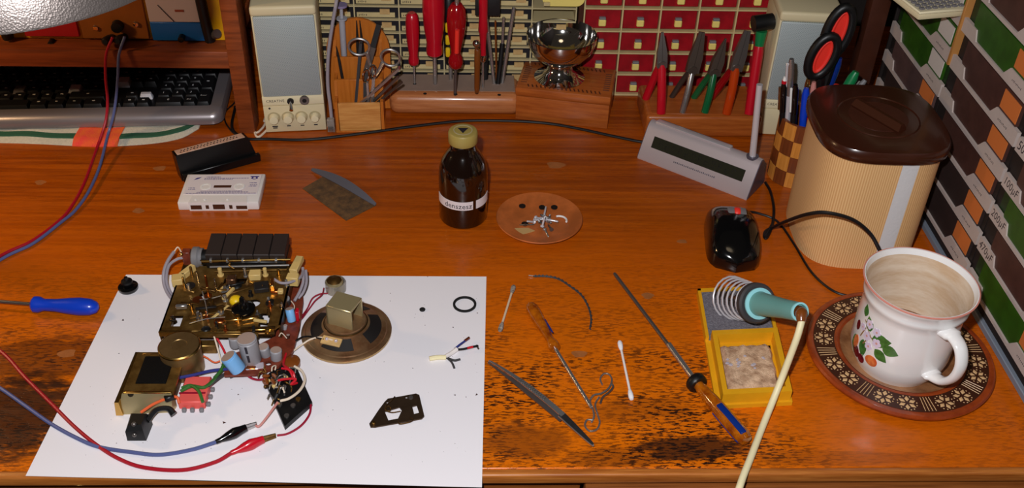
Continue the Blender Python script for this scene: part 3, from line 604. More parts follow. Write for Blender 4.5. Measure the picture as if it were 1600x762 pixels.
MB().lathe([(0, 0), (2, 0), (2.4, 6), (3.4, 8), (4, 14), (4.2, 44), (4.6, 48), (4.4, 72), (3.5, 74), (0, 74)], 14, along((b_.x, b_.y, BZ - 5), (b_.x + 1, b_.y, 150))).build('body', 'brown_tool', br, True)
MB().ball((b_.x - 1, b_.y - 1, 112), 5.5).build('ball_end', 'chrome', br, True)
MB().cyl((b_.x - .6, b_.y, 100), (b_.x - 1, b_.y - .5, 108), 2.5, 10).build('neck', 'chrome', br, True)
b_ = V(14, 1306, BZ - 5); rt2 = handle_driver('screwdriver', 'thin red screwdriver with chrome collar behind the slim brown tool', b_, b_ + V(-1, 4, 160), [(3.6, 0), (4.6, 6), (4, 20), (5.5, 42), (7, 46), (6, 62), (6.5, 110), (3, 114)], 'red_plastic', 1.8, 48)
MB().lathe([(4.2, 0), (5, 2), (5, 8), (4.2, 10)], 14, T(b_.x - .3, b_.y + 1, 76)).build('collar', 'chrome', rt2, True)
rods = (((778, 131), (760, 29), 2.6, 'steel', 'left of the two long steel rods splayed in the block'), ((779, 131), (803, 11), 2.8, 'steel', 'right of the two long steel rods splayed in the block'), ((776, 131), (774, 32), 1.4, 'brown_tool', 'thin brown rod between the splayed steel rods'))
for k, (b0, t0, r_, mt, lab) in enumerate(rods):
    b_ = P(*b0, BZ); b_ = V(b_.x + (-5, 5, 0)[k], b_.y + (0, 3, 6)[k], BZ - 3); tp = PY(*t0, b_.y + (0, 4, 8)[k]); tag(MB().tube([b_, b_.lerp(tp, .97), tp], [r_, r_, r_ * .8], 12).build('drill_rod', mt), lab, 'rod', 'rods in the screwdriver block')
b_ = P(778, 128, BZ); bk = thing('reamer', 'black-sleeved tool with steel tip among the steel rods', 'tool', (b_.x, b_.y + 1, BZ - 3)); e_ = PY(785, 68, b_.y + 5); f2 = PY(787, 27, b_.y + 7)
b_ = V(b_.x, b_.y - 8, BZ - 3); MB().cyl(b_ + V(0, 0, 5), e_, 3.6, 12).build('sleeve', 'black', bk, True); MB().cyl(e_, f2, 2.2, 10).build('tip', 'steel', bk, True); MB().cyl(b_, b_ + V(0, 0, 7), 2, 10).build('ferrule', 'steel', bk, True)
hm = thing('small_hammer', 'black square-headed tool standing behind the steel rods', 'tool', (24, 1332, BZ - 2))
MB().rbox((2, 1320, 139), (37, 1341, 172), 1.5, 2).build('head', 'black_soft', hm, True); MB().cyl((18, 1332, BZ - 2), (18, 1332, 142), 3.8, 12).build('handle', 'black_soft', hm, True)

# ------------------------------------------------------------------ carved wooden box and footed bowl
bx = thing('wooden_box', 'brown wooden box with carved lid under the steel bowl', 'box', (134, 1300, 0), -11.5)
MB().rbox((-67, -38, 0), (67, 46, 38), 1.5, 2).build('body', 'box_brown', bx)
lid = MB().rbox((-68, -39, 38.8), (68, 47, 52), 2.2, 2).build('lid', 'box_brown', bx)
nm_ = MB().rbox((-1, -4, 51.6), (1, 4, 52.4), .3, 1).mesh('carved_notch', 'notch', 0)
nm2 = MB().rbox((-4.5, -1, 51.6), (4.5, 1, 52.4), .3, 1).mesh('carved_notch', 'notch', 0)
for k in range(18):
    for y in (-29, 37): put(nm_, 'carved_notch', lid, T(-51 + 6 * k, y, 0) @ R(18, 'Z'))
for k in range(9):
    for x in (-59, 59): put(nm2, 'carved_notch', lid, T(x, -20 + 6 * k, 0))
bc = (124, 1306, 52.3)
bw = thing('footed_bowl', 'shiny footed steel bowl standing on the carved wooden box', 'bowl', bc)
MB().lathe([(0, 2), (30, 0), (36, 0), (36.5, 1.5), (28, 5), (19, 12), (17, 20), (20, 25), (34, 33), (45, 46), (49, 58), (50, 68), (49, 68.6), (47.5, 58), (43, 47), (32, 35), (18, 28), (0, 27)], 48).build('body', 'chrome', bw)
tis = MB(); tis.loft([[(-7, 0, 0), (6, -3, 1), (9, 5, 0), (-2, 9, 2)], [(-6, 0, 5), (3, -1, 9), (7, 4, 6), (-1, 8, 8)]], T(bc[0] - 12, bc[1] + 8, bc[2] + 29)); tag(tis.build('crumpled_tissue', 'tissue'), 'small crumpled white scrap lying inside the steel bowl', 'scrap')

# ------------------------------------------------------------------ pliers block
PZ = 34
pb = thing('pliers_block', 'reddish wooden block holding a row of pliers before the red cabinet', 'tool block', (322, 1236, 0))
MB().rbox((243, 1229, 0), (407, 1322, PZ), 5, 3).build('body', 'box_brown', pb, True)
MB().rbox((250, 1236, PZ - 1), (402, 1318, PZ + .4), .3, 1).build('top_face', 'box_brown', pb, True)
def pliers(label, fb, fp, jt, hm, hm2, back, hr=5.2, jm='steel_dark', jaw=(13, 3)):
    """front handle foot px, pivot px, jaw tip px; back = offset of the second handle's foot"""
    a = P(*fb, PZ); yp = a.y + 16; p_ = PY(*fp, yp); j_ = PY(*jt, yp + 8)
    t = thing('pliers', label, 'pliers', (a.x, a.y, PZ), 0, 'pliers in the wooden block')
    f0 = V(a.x, a.y, PZ + .5); m1 = f0.lerp(p_, .55) + V(0, -3, 0)
    MB().tube(smooth([f0, m1, p_], 6), hr, 10).build('handle', hm, t, True)
    f1 = V(a.x + back[0], a.y + back[1], PZ + .5); MB().tube(smooth([f1, f1.lerp(p_, .55) + V(0, 4, 0), p_ + V(0, 3, 0)], 6), hr * .9, 10).build('handle', hm2, t, True)
    MB().cyl(p_ + V(0, -6, 0), p_ + V(0, 8, 0), 6.5, 16).build('pivot', jm, t, True)
    for s_ in (-1, 1):
        m = MB(); d = (j_ - p_).normalized(); sx = d.cross(V(0, 1, 0)).normalized() * s_
        M = along(p_ - d * 4, j_, (0, 1, 0)); L = (j_ - p_).length + 4; w = jaw[0] / 2
        m.loft([[(s_ * 0.2, -5, 0), (s_ * w, -5, 0), (s_ * w, 5, 0), (s_ * 0.2, 5, 0)], [(s_ * .2, -5, L * .4), (s_ * w, -5, L * .4), (s_ * w, 5, L * .4), (s_ * .2, 5, L * .4)], [(s_ * .2, -1.5, L), (s_ * jaw[1] / 2, -1.5, L), (s_ * jaw[1] / 2, 1.5, L), (s_ * .2, 1.5, L)]], M)
        m.build('jaw', jm, t, True)
    return t
pliers('red-handled cutting pliers at the left end of the wooden block', (1033, 177), (1034, 100), (1035, 50), 'red_plastic', 'red_plastic', (-16, 42), 6.4, 'steel_dark', (14, 3))
pliers('bare steel gripping pliers second from the left in the block', (1066, 176), (1082, 108), (1097, 50), 'steel', 'iron', (-8, 44), 4.4, 'iron', (18, 8))
pliers('green-handled pointed pliers in the middle of the block', (1101, 176), (1116, 112), (1134, 60), 'green_plastic', 'green_plastic', (-8, 42), 5.4, 'iron', (16, 2))
pliers('orange translucent-handled pliers with round steel jaw in the block', (1135, 178), (1150, 105), (1168, 48), 'orange_clear', 'red_clear', (-14, 44), 6.4, 'steel_dark', (17, 9))
hk = thing('mallet', 'small black-headed mallet with red handle at the right end of the block', 'mallet', (386, 1244, PZ))
q0, q1 = P(1170, 178, PZ + .5), PY(1186, 72, 1262); MB().tube([q0, q0.lerp(q1, .9), q1], [6.5, 7.5, 6.5], 12).build('handle', 'red_plastic', hk, True)
h0, h1 = PY(1177, 37, 1262), PY(1207, 33, 1266); MB().cyl(h0, h1, 11, 18).build('head', 'black', hk, True)
MB().cyl(q1 + V(0, 0, -2), PY(1190, 48, 1263), 6, 14, 8).build('neck', 'green_cap', hk, True)
tag(MB().lathe([(0, 0), (3.2, 0), (3.2, 70), (0, 72)], 12, T(402, 1302, PZ + .4) @ R(4, 'Y')).build('punch', 'red_plastic'), 'short red punch standing behind the black-headed mallet', 'punch')

# ------------------------------------------------------------------ radio clock
A, B, Cc = P(996, 247), P(1166, 313), P(1197, 282)
ang = math.degrees(math.atan2(B.y - A.y, B.x - A.x)); Lc = (B - A).length
ck = thing('radio_clock', 'silver wedge-shaped radio clock with long dark display and antenna', 'clock', tuple((A + B) / 2), ang)
prof = [(0, 0), (0, 3), (20, 41), (24, 46), (29, 48), (34, 47), (38, 43), (52, 4), (52, 0)]
MB().loft([[(x, y, z) for y, z in prof] for x in (-Lc / 2, Lc / 2)]).build('body', 'silver_paint', ck, ang=50)
for s_ in (-1, 1): MB().loft([[(x, 26 + (y - 26) * .96, 24 + (z - 24) * .95) for y, z in prof] for x in (s_ * Lc / 2, s_ * (Lc / 2 + 1))]).build('end_cap', 'silver_dark', ck)
FM = T(0, 0, 3) @ R(math.degrees(math.atan2(38, 20)), 'X')            # sloping front: local y runs up the face
MB().rbox((-Lc / 2 + 14, 18, -.6), (Lc / 2 - 14, 34, .5), .4, 1, FM).build('display', 'lcd', ck)
seg = MB()
for k in range(12):
    x = -Lc / 2 + 24 + k * (Lc - 50) / 11.5
    for s_ in ((0, 21.5, 4, 22.5), (0, 25.5, 4, 26.5), (0, 29.5, 4, 30.5), (0, 22, 1, 26), (4, 26, 5, 30), (0, 26, 1, 30)):
        if (k * 7 + int(s_[1])) % 3: seg.box((x + s_[0], s_[1], .5), (x + s_[2], s_[3], .65), FM)
seg.build('display_segments', 'lcd_segment', ck)
pr = MB(); [pr.box((-30 + 2.6 * k, 9.6, 0), (-28.6 + 2.6 * k, 11.2 + (k % 3) * .3, .25), FM) for k in range(24)]; pr.build('printed_line', 'silver_dark', ck)
MB().rbox((-Lc / 2 + 8, 25, 46.5), (Lc / 2 - 44, 35, 50), 1.5, 2).build('top_button', 'silver_light', ck)
MB().rbox((-Lc / 2 + 10, 35, 45), (Lc / 2 - 46, 38, 48.4), .8, 1).build('button_groove', 'silver_dark', ck)
an = MB().lathe([(0, 0), (8, 0), (8, 3), (0, 3)], 16, T(Lc / 2 - 14, 30, 45.5)).build('antenna_base', 'silver_dark', ck)
q = WM[ck.name].inverted() @ PY(1187, 132, 1112); MB().cyl((Lc / 2 - 14, 30, 47), q, 4.4, 14, 4).build('antenna', 'wire_bright', ck)
wire('clock_cable', 'black cable curling from the clock down beside the mouse', 'cable', [tuple(P(*p, 3)) for p in ((1196, 285), (1204, 300), (1209, 325), (1207, 350), (1200, 368), (1196, 372), (1195, 366), (1205, 355))], 1.9, 'black_wire')
wire('mouse_cable', 'thin black cord running from the mouse to behind the cup', 'cable', [tuple(P(1165, 330, 9)), tuple(P(1185, 333, 5))] + [tuple(P(*p, 1.6)) for p in ((1215, 346), (1240, 380), (1268, 425), (1300, 453), (1330, 462), (1360, 458))], 1.5, 'black_wire')
wire('thick_cable', 'thick black cable arching from beside the mouse across the canister foot', 'cable', [tuple(P(*p)) for p in ((1197, 372, 2), (1198, 360, 2), (1225, 348, 6))] + [V(432, 905, 48), V(462, 902, 50), V(484, 893, 40), V(492, 880, 14), V(496, 872, 2), V(520, 850, 2)], 2.2, 'black_wire') if 0 else None
wire('thick_cable', 'thick black cable looping from beside the mouse round the canister', 'cable', [tuple(P(*p)) for p in ((1206, 352, 3), (1196, 371, 3), (1196, 362, 3), (1208, 355, 8))] + [PY(1230, 345, 960), PY(1260, 335, 925), PY(1290, 332, 912), PY(1330, 342, 905), PY(1358, 363, 900), PY(1374, 390, 890), V(478, 872, 30), V(505, 858, 2.4), V(530, 850, 2.4)], 2.2, 'black_wire')

# ------------------------------------------------------------------ mouse
mo = thing('mouse', 'glossy black computer mouse with red scroll wheel', 'mouse', tuple((P(1105, 418) + P(1190, 412)) / 2 + V(5, 49, 0)), -6)
rings = []
for k in range(17):
    t = k / 16; yy = -63 + 121 * t; w = 33 * (1 - abs(2 * t - 1) ** 5) ** .5 * (1 - .08 * t) + .3; hh = 38 * (math.sin(math.pi * min(1, (t * .92 + .06))) ** .6)
    rings.append([(w * (abs(math.cos(a)) ** .55) * (1 if math.cos(a) >= 0 else -1), yy, max(0, hh * (max(0, math.sin(a)) ** .75)) if math.sin(a) > 0 else 0.4 * math.sin(a)) for a in [2 * math.pi * j / 28 for j in range(28)]])
MB().loft(rings).build('shell', 'black_gloss', mo, ang=60)
q = WM[mo.name].inverted() @ P(1152, 330, 36)
MB().rbox((q.x - 12, q.y - 8, 27), (q.x + 12, q.y + 9, 37), 3, 2).build('wheel_bezel', 'grey', mo)
MB().lathe([(0, -3.5), (7, -3.5), (8, -2), (8, 2), (7, 3.5), (0, 3.5)], 20, T(q.x, q.y, 32.5) @ R(90, 'Y')).build('scroll_wheel', 'orange_red', mo)

# ------------------------------------------------------------------ pen holder
pc = V(432, 1134, 0)
ho = thing('pen_holder', 'checkered light and dark wooden pen holder behind the canister', 'pen holder', tuple(pc))
n = 12; RR = 34
MB().lathe([(0, 0), (RR - 1, 0), (RR - 1, 92), (RR - 5, 92), (RR - 5, 4), (0, 4)], 24).build('cup', 'check_dark', ho)
for mt in (0, 1):
    me = MB(); a0, a1 = math.radians(-15), math.radians(15)
    me.loft([[(RR * math.cos(a), RR * math.sin(a), z) for a in (a0, 0, a1)] + [((RR - 1.4) * math.cos(a), (RR - 1.4) * math.sin(a), z) for a in (a1, 0, a0)] for z in (.3, 22.6)])
    me = me.mesh('tile', ('check_light', 'check_dark')[mt], 20)
    for r_ in range(4):
        for k in range(n):
            if (r_ + k) % 2 == mt: put(me, 'tile', ho, T(0, 0, 23 * r_ + .1) @ R(30 * k + 10, 'Z'))
def pen(name, label, cat, foot, tip, r_, body, cap=None, clip=None, group='pens in the pen holder'):
    f0, t0 = V(*foot), V(*tip); d = (t0 - f0); L = d.length; M = along(f0, t0, (0, -1, 0))
    t = thing(name, label, cat, tuple(f0), 0, group)
    MB().lathe([(0, 0), (r_ * .5, 0), (r_, 8), (r_, L * .75), (0, L * .75)], 12, M).build('barrel', body, t, True)
    MB().lathe([(0, L * .7), (r_ * 1.08, L * .7), (r_ * 1.08, L * .94), (r_ * .7, L), (0, L)], 12, M).build('cap', cap or body, t, True)
    if clip: MB().rbox((r_ * .9, -1.2, L * .72), (r_ + 2.4, 1.2, L * .97), .5, 1, M).build('clip', clip, t, True)
    return t
pen('ballpoint_pen', 'slim silver ballpoint pen with black tip standing tallest at left of the holder', 'pen', (418, 1132, 6), tuple(PY(1237, 92, 1128)), 4, 'wire_bright', 'steel', 'wire_bright')
bp_ = pen('ballpoint_pen', 'black pen with red and white top at the left rim of the holder', 'pen', (414, 1134, 6), tuple(PY(1225, 130, 1130)), 4.2, 'black', 'black_gloss', 'chrome')
q = PY(1225, 130, 1130); MB().lathe([(0, 0), (3.4, 0), (3.4, 4), (0, 4)], 12, T(*q)).build('push_ring', 'red_plastic', bp_, True); MB().lathe([(0, 4), (2.6, 4), (2.4, 9), (0, 9.6)], 12, T(*q)).build('push_button', 'plain_white', bp_, True)
pen('ballpoint_pen', 'black pen with white clip leaning in front in the holder', 'pen', (424, 1120, 6), tuple(PY(1243, 132, 1117)), 4, 'black', 'black_gloss', 'plain_white')
pen('felt_pen', 'bright blue felt pen low in the front of the holder', 'pen', (432, 1116, 6), tuple(PY(1260, 138, 1122)), 4.6, 'blue_plastic', 'blue_plastic')
pen('pencil', 'short brass-tipped pencil beside the blue felt pen', 'pencil', (432, 1128, 6), tuple(PY(1263, 123, 1134)), 3.4, 'black', 'brass_bright')
pen('felt_pen', 'pink and silver pen beside the red-handled scissors', 'pen', (440, 1126, 6), tuple(PY(1272, 128, 1130)), 3.6, 'red_plastic', 'pink_wire', 'chrome')
pen('marker', 'dark marker with green cap at the right of the holder', 'marker', (442, 1142, 6), tuple(PY(1338, 112, 1150)), 6.2, 'black', 'green_cap')
pen('marker', 'blue marker standing behind the scissors in the holder', 'marker', (444, 1146, 6), tuple(PY(1312, 90, 1152)), 5, 'navy_wire', 'blue_clear')
pen('marker', 'black marker with red cap lying low behind the canister lid', 'marker', (446, 1124, 6), tuple(PY(1308, 133, 1124)), 6, 'black', 'orange_red')
pen('ballpoint_pen', 'grey pen leaning right over the holder towards the drawers', 'pen', (440, 1150, 6), tuple(PY(1352, 125, 1160)), 4, 'dark_grey', 'grey', 'steel')
sz = thing('scissors', 'large scissors with black handles and red inner rings in the pen holder', 'scissors', (438, 1138, 4))
for k, (c, r1, r2, tl, yy) in enumerate((((1285, 88), 8.5, 25, 14, 1134), ((1309, 50), 8.5, 30, 8, 1142))):
    cq = PY(*c, yy); o_ = MB().tube(ringtube(cq, r1 + 6, r2 + 3, 5, tl, n=28), 6, 10, closed=True).build('handle', 'black', sz, True)
    MB().tube(ringtube(cq, r1 - 1, r2 - 4, 3, tl, n=28), 3.2, 8, closed=True).build('inner_ring', 'orange_red', o_, True)
    fa = []
    M = T(*cq) @ R(tl, 'Y')
    MB().prism(circ(r1 - 1, 24, ry=r2 - 4), -1.6, 1.6, M @ R(90, 'X')).build('inner_web', 'orange_red', o_, True)
pvt = V(446, 1140, 110)
for c, yy, e_ in (((1282, 120), 1134, (430, 1138, 5)), ((1302, 90), 1142, (442, 1142, 5))):
    m = MB().tube([PY(*c, yy), pvt], 6, 8); m.build('shank', 'black', sz, True); m = MB(); blade(m, pvt, e_, 14, 3, 2.4); m.build('blade', 'steel', sz, True)

# ------------------------------------------------------------------ canister
ca = thing('canister', 'tall veneer-patterned canister with dark brown lid and white tape strip', 'canister', (468, 1008, 0), -2)
def sup(a, b, z, p=3.2, n=48):
    return [(a * abs(math.cos(t)) ** (2 / p) * (1 if math.cos(t) >= 0 else -1), b * abs(math.sin(t)) ** (2 / p) * (1 if math.sin(t) >= 0 else -1), z) for t in [2 * math.pi * k / n for k in range(n)]]
MB().loft([sup(70, 75, z) for z in (0, 3, 75, 147, 150)]).build('body', 'veneer', ca, ang=50)
MB().loft([sup(73, 78, 149), sup(75, 80, 151), sup(75.5, 80.5, 160), sup(73, 78, 164.5), sup(66, 71, 165.5)], cap=True).build('lid', 'brown_plastic', ca, ang=50)
ld = [o for o in ca.children if o.name.startswith('lid')][0]
MB().lathe([(48, 165), (46.5, 166.5), (45, 165.2)], 40).build('lid_ring', 'brown_plastic', ld)
MB().lathe([(38, 165.2), (37, 166), (12, 166.2), (0, 166.2)], 40).build('recess', 'black_soft', ld) if 0 else None
hb = MB(); hb.loft([[(-36, -7, 165), (36, -7, 165), (36, 7, 165), (-36, 7, 165)], [(-34, -2.2, 173), (34, -2.2, 173), (34, 2.2, 173), (-34, 2.2, 173)]], R(-58, 'Z')); hb.build('handle_ridge', 'brown_plastic', ld)
for s_ in (-1, 1): MB().prism([(x, y) for x, y in circ(34, 20) if s_ * y > 6], 165.3, 166, R(-58, 'Z')).build('handle_recess', 'dark_post', ld)
a0 = [v for v in sup(70.5, 75.5, 0, n=240)]
seg_ = [v for v in a0 if -0.1 < v[0] - 0 and v[1] < 0 and 8 < v[0] < 32]
seg_.sort()
MB().loft([[(x, y, z) for x, y, _ in seg_] + [(x, y + .8, z) for x, y, _ in reversed(seg_)] for z in (0.5, 149)]).build('tape_strip', 'veneer_tape', ca)

# ------------------------------------------------------------------ right-hand drawer cabinet and post
tag(MB().rbox((530, 1252, 0), (556, 1275, 460), 2, 2).build('rack_post', 'dark_post'), 'dark brown square wooden post at the far end of the drawer cabinet', 'post')
XC = 566
cb = thing('drawer_cabinet', 'tall cabinet of green and brown plastic drawers along the right wall', 'cabinet', (XC, 980, 0))
cols = [1258, 1074, 889, 704, 520]; RZs = [24, 68.5, 112, 154, 198, 245, 292, 339]
MB().rbox((XC + 6, 519, 0), (XC + 190, 1259, 345), 1, 1).build('carcass', 'cab_frame', cb, True)
MB().rbox((XC + 1, 519, 0), (XC + 8, 1259, 8), 1, 1).build('foot_strip', 'cab_strip', cb, True)
for y in (1074,): MB().rbox((XC - 3, y - 2.5, 199), (XC + 8, y + 2.5, 345), .8, 1).build('divider', 'cab_oak', cb, True)
for y in (1259, 519): MB().rbox((XC + 2, y - 2, 0), (XC + 8, y + 2, 345), .8, 1).build('divider', 'cab_frame', cb, True)
colours = {0: ['drawer_black', 'drawer_black', 'drawer_greybrown', 'drawer_green', 'drawer_green', 'drawer_green', 'drawer_green'],
           1: ['drawer_black', 'drawer_black', 'drawer_brown', 'drawer_brown', 'drawer_brown', 'drawer_green', 'drawer_brown'],
           2: ['drawer_green', 'drawer_brown', 'drawer_green', 'drawer_brown', 'drawer_brown', 'drawer_brown', 'drawer_brown'],
           3: ['drawer_brown', 'drawer_green', 'drawer_brown', 'drawer_green', 'drawer_brown', 'drawer_green', 'drawer_brown']}
cards = {0: {2: 'card_orange', 3: 'card_white', 4: 'card_white', 5: 'card_white'}, 1: {k: 'card_orange' for k in range(7)}, 2: {k: 'card_orange' for k in range(7)}, 3: {}}
texts = {(2, 3): '100µF', (2, 2): '200µF', (2, 1): '470µF', (2, 4): '50'}
YM = Matrix(((0, 0, -1, 0), (-1, 0, 0, 0), (0, 1, 0, 0), (0, 0, 0, 1)))   # local x runs along -y, local y up, local z out of the front
for c_ in range(4):
    for r_ in range(7):
        y0, z0, hgt_ = cols[c_], RZs[r_], RZs[r_ + 1] - RZs[r_]
        M = T(XC + 6, y0, z0) @ YM
        ch = 13
        d = MB().prism([(36, 5), (158, 5), (171, 5 + ch), (171, hgt_ - 3), (24, hgt_ - 3), (24, 5 + ch)], 0, 4.5, M).build('drawer', colours[c_][r_], cb, True, ang=0)
        MB().prism([(6, 4), (179, 4), (179, hgt_ - 2), (6, hgt_ - 2)], -.4, 1.0, M).build('drawer_face', 'cab_frame' if 'green' not in colours[c_][r_] else 'face_green', d, True, ang=0)
        far = 36 if c_ < 2 else 38
        MB().prism([(2, 0), (182, 0), (182, 17), (128, 17), (116, 4.2), (far + 6, 4.2), (far, 16), (2, 16)], 2, 6.2, M).build('rail', 'rail_white', d, True, ang=0)
        pm_ = MB(); [pm_.box((138 + 2.6 * k, 7.4 + (k % 2) * .4, 6.1), (138.8 + 2.6 * k, 9 + (k % 3) * .4, 6.35), M) for k in range(9)]; pm_.build('print_mark', 'ink', d, True, ang=0)
        if r_ in cards[c_]: MB().prism([(131, 20), (170, 20), (170, 20 + min(21, hgt_ - 23)), (131, 20 + min(21, hgt_ - 23))], 4, 5.4, M).build('card', cards[c_][r_], d, True, ang=0)
        if (c_, r_) in texts:
            tx = texts[(c_, r_)]; text(tx, 13 if len(tx) > 3 else 15, 'ink', d, WM[cb.name].inverted() @ M @ T(20.5 if len(tx) > 3 else 12, 8.6, 6.2), 'handwriting', 0.1)
cl = thing('calculator', 'beige desk calculator with grey buttons sticking out of the drawer cabinet', 'calculator', (509, 1066, 258), 12)
MB().rbox((1, 1, 0), (64, 125, 8), 2, 2).build('body', 'beige', cl)
MB().rbox((0, 0, 7), (65, 126, 10.5), 1.2, 1).build('top_plate', 'beige_light', cl)
bm_ = MB().rbox((-3, -2.6, 0), (3, 2.6, 3), .8, 1).mesh('button', 'key_grey', 0)
for i in range(7):
    for j in range(9): put(bm_, 'button', cl, T(7 + 8.5 * i, 8 + 8.6 * j, 9.8))
# ------------------------------------------------------------------ desk lamp over the left of the desk
LP = C0 + ray(20, -57).normalized() * 760
lamp = thing('desk_lamp', 'hammered silver lamp shade hanging over the left of the desk', 'lamp', (-745, 1010, 0))
MB().lathe([(107, 0), (109, .5), (109, 2), (96, 30), (72, 62), (44, 86), (24, 96), (22, 96), (43, 84), (71, 60), (95, 29), (107, 1.5)], 72, T(*LP)).build('shade', 'hammered', lamp, True, ang=60)
MB().cyl(LP + V(0, 0, 92), LP + V(0, 0, 150), 24, 24).build('socket', 'black', lamp, True)
MB().ball(LP + V(0, 0, 58), 24, 16).build('bulb', 'bulb', lamp, True)
MB().tube([LP + V(0, 0, 150), LP + V(-60, 60, 240), V(-560, 800, 640)], 7, 10).build('upper_arm', 'grey', lamp, True)
MB().tube([V(-560, 800, 640), V(-745, 1010, 30)], 7, 10).build('lower_arm', 'grey', lamp, True)
MB().lathe([(0, 0), (58, 0), (60, 4), (56, 14), (14, 22), (10, 40), (0, 40)], 32, T(-745, 1010, 0)).build('base', 'black', lamp, True)

# ------------------------------------------------------------------ paper sheet and what lies on it
pc4 = [P(197, 429, .3), P(760, 432, .3), P(753, 761, .3), P(40, 743, .3)]
tag(MB().loft([[(v.x, v.y, z) for v in pc4] for z in (.05, .4)]).build('paper_sheet', 'paper', ang=0), 'large white sheet of paper spread under the dismantled radio parts', 'paper')
ZP = .45
def hp(m, outer, holes, z0, z1, M=None):                # flat plate with holes
    bm = bmesh.new(); es = []
    for lp in [outer] + holes:
        vs_ = [bm.verts.new((x, y, z0)) for x, y in lp]; es += [bm.edges.new((vs_[i], vs_[(i + 1) % len(vs_)])) for i in range(len(vs_))]
    bmesh.ops.triangle_fill(bm, edges=es, use_beauty=True)
    ex = bmesh.ops.extrude_face_region(bm, geom=list(bm.faces)); bmesh.ops.translate(bm, vec=(0, 0, z1 - z0), verts=[e for e in ex['geom'] if isinstance(e, bmesh.types.BMVert)])
    bm.verts.index_update(); m.add([v.co.copy() for v in bm.verts], [tuple(v.index for v in f.verts) for f in bm.faces], M); bm.free(); return m
def pxy(lst, z=0): return [(P(x, y, z).x, P(x, y, z).y) for x, y in lst]
cr = MB()
rnd = random.Random(3)
def crumb(x, y, z, s_):
    a = rnd.random() * 6.28; cr.add([(x + s_ * math.cos(a + k * 2.1) * (1, .6, .8)[k], y + s_ * math.sin(a + k * 2.1) * (1, .6, .8)[k], z) for k in range(3)] + [(x, y, z + s_ * .6)], [(2, 1, 0), (0, 1, 3), (1, 2, 3), (2, 0, 3)])
for px, py, s_ in ((192, 500, 2.2), (186, 552, 1.2), (350, 660, 2.6), (230, 730, 2), (296, 732, 2), (372, 616, 1.4), (362, 608, .8), (375, 624, .7), (660, 483, 0), (664, 508, 1), (648, 496, .8), (668, 432, 1), (746, 489, 1.2), (708, 511, 1.4), (711, 617, 1.6), (745, 616, 2.2), (728, 620, 1.0), (610, 470, .9), (645, 575, 1.0), (202, 682, 1), (182, 692, .9), (560, 545, .8), (600, 565, .7), (330, 700, 0.8), (305, 690, .6), (500, 590, 1), (520, 640, .8), (610, 458, 1)):
    if s_: q = P(px, py, ZP); crumb(q.x, q.y, ZP, s_)
for k in range(90): q = P(rnd.uniform(200, 750), rnd.uniform(440, 735), ZP); crumb(q.x, q.y, ZP, rnd.uniform(.25, .7))
for k in range(40): q = P(rnd.uniform(130, 260), rnd.uniform(590, 740), ZP); crumb(q.x, q.y, ZP, rnd.uniform(.25, .6))
tag(cr.build('crumbs', 'saucer_dark', ang=0), 'dark crumbs and dust scattered over the white paper', 'crumbs', kind='stuff')

# --- tape mechanism
me_ = thing('tape_mechanism', 'brass tape mechanism of a dismantled cassette radio with five black keys', 'mechanism', (-264, 845, ZP))
X0_, X1_, Y0_, Y1_, DZ = -326, -202, 792, 905, 27
holes = [[(x, y) for x, y in circ(7, 14, -290, 850)], circ(7, 14, -236, 838), [(-316, 800), (-306, 800), (-306, 818), (-316, 818)], [(-275, 870), (-250, 870), (-250, 880), (-275, 880)], circ(4, 10, -262, 806), [(-225, 800), (-215, 800), (-215, 822), (-225, 822)]]
hp(MB(), [(X0_, Y0_), (X1_ - 8, Y0_), (X1_, Y0_ + 10), (X1_, Y1_), (X0_ + 16, Y1_), (X0_ + 6, Y1_ - 20), (X0_, Y1_ - 30)], [list(h) for h in holes], DZ - 1.6, DZ).build('deck_plate', 'brass', me_, True, ang=0)
hp(MB(), [(0, ZP), (112, ZP), (112, DZ), (0, DZ)], [[(5, 6), (18, 6), (18, 18), (5, 18)], [(60, 8), (90, 8), (90, 18), (60, 18)]], 0, 1.8, T(X0_, Y0_, 0) @ R(90, 'Z') @ R(90, 'X')).build('side_plate', 'brass_dark', me_, True, ang=0)
MB().box((X1_ - 2, Y0_ + 10, ZP), (X1_, Y1_, DZ)).build('side_plate', 'brass_dark', me_, True, ang=0)
MB().rbox((X0_, Y0_ - 2, DZ - 6), (X1_ - 8, Y0_ + 1, DZ + 1), .6, 1).build('front_flange', 'brass_bright', me_, True)
MB().box((X0_ + 2, Y1_ - 4, ZP), (X1_ - 2, Y1_ - 2, DZ)).build('rear_plate', 'brass_dark', me_, True, ang=0)
MB().rbox((X0_ - 1, Y0_ + 1, ZP), (X0_ + 7, Y0_ + 8, 6), .6, 1).build('corner_foot', 'cream_plastic', me_, True)
kx0, kx1 = -298, -209
for k in range(5):
    x0 = kx0 + (kx1 - kx0) * k / 5; x1 = kx0 + (kx1 - kx0) * (k + 1) / 5 - .9
    MB().loft([[(x0, 899, 36), (x1, 899, 36), (x1, 934, 38), (x0, 934, 38)], [(x0, 898.5, 44), (x1, 898.5, 44), (x1, 935, 47), (x0, 935, 47)], [(x0 + .4, 899.5, 45), (x1 - .4, 899.5, 45), (x1 - .4, 934, 48), (x0 + .4, 934, 48)]]).build('piano_key', 'key_brown', me_, True, ang=25)
MB().rbox((kx0, 896, DZ), (kx1, 930, 37), 1, 1).build('key_carrier', 'black', me_, True)
for (a, b, z, r_, mt) in (((315, 408), (454, 405), 38, 1.5, 'brass_bright'), ((328, 417), (452, 414), 36, 1.3, 'steel'), ((335, 424), (448, 421), 33, 1.0, 'brass')):
    MB().cyl(P(*a, z), P(*b, z), r_, 10).build('axle_rod', mt, me_, True)
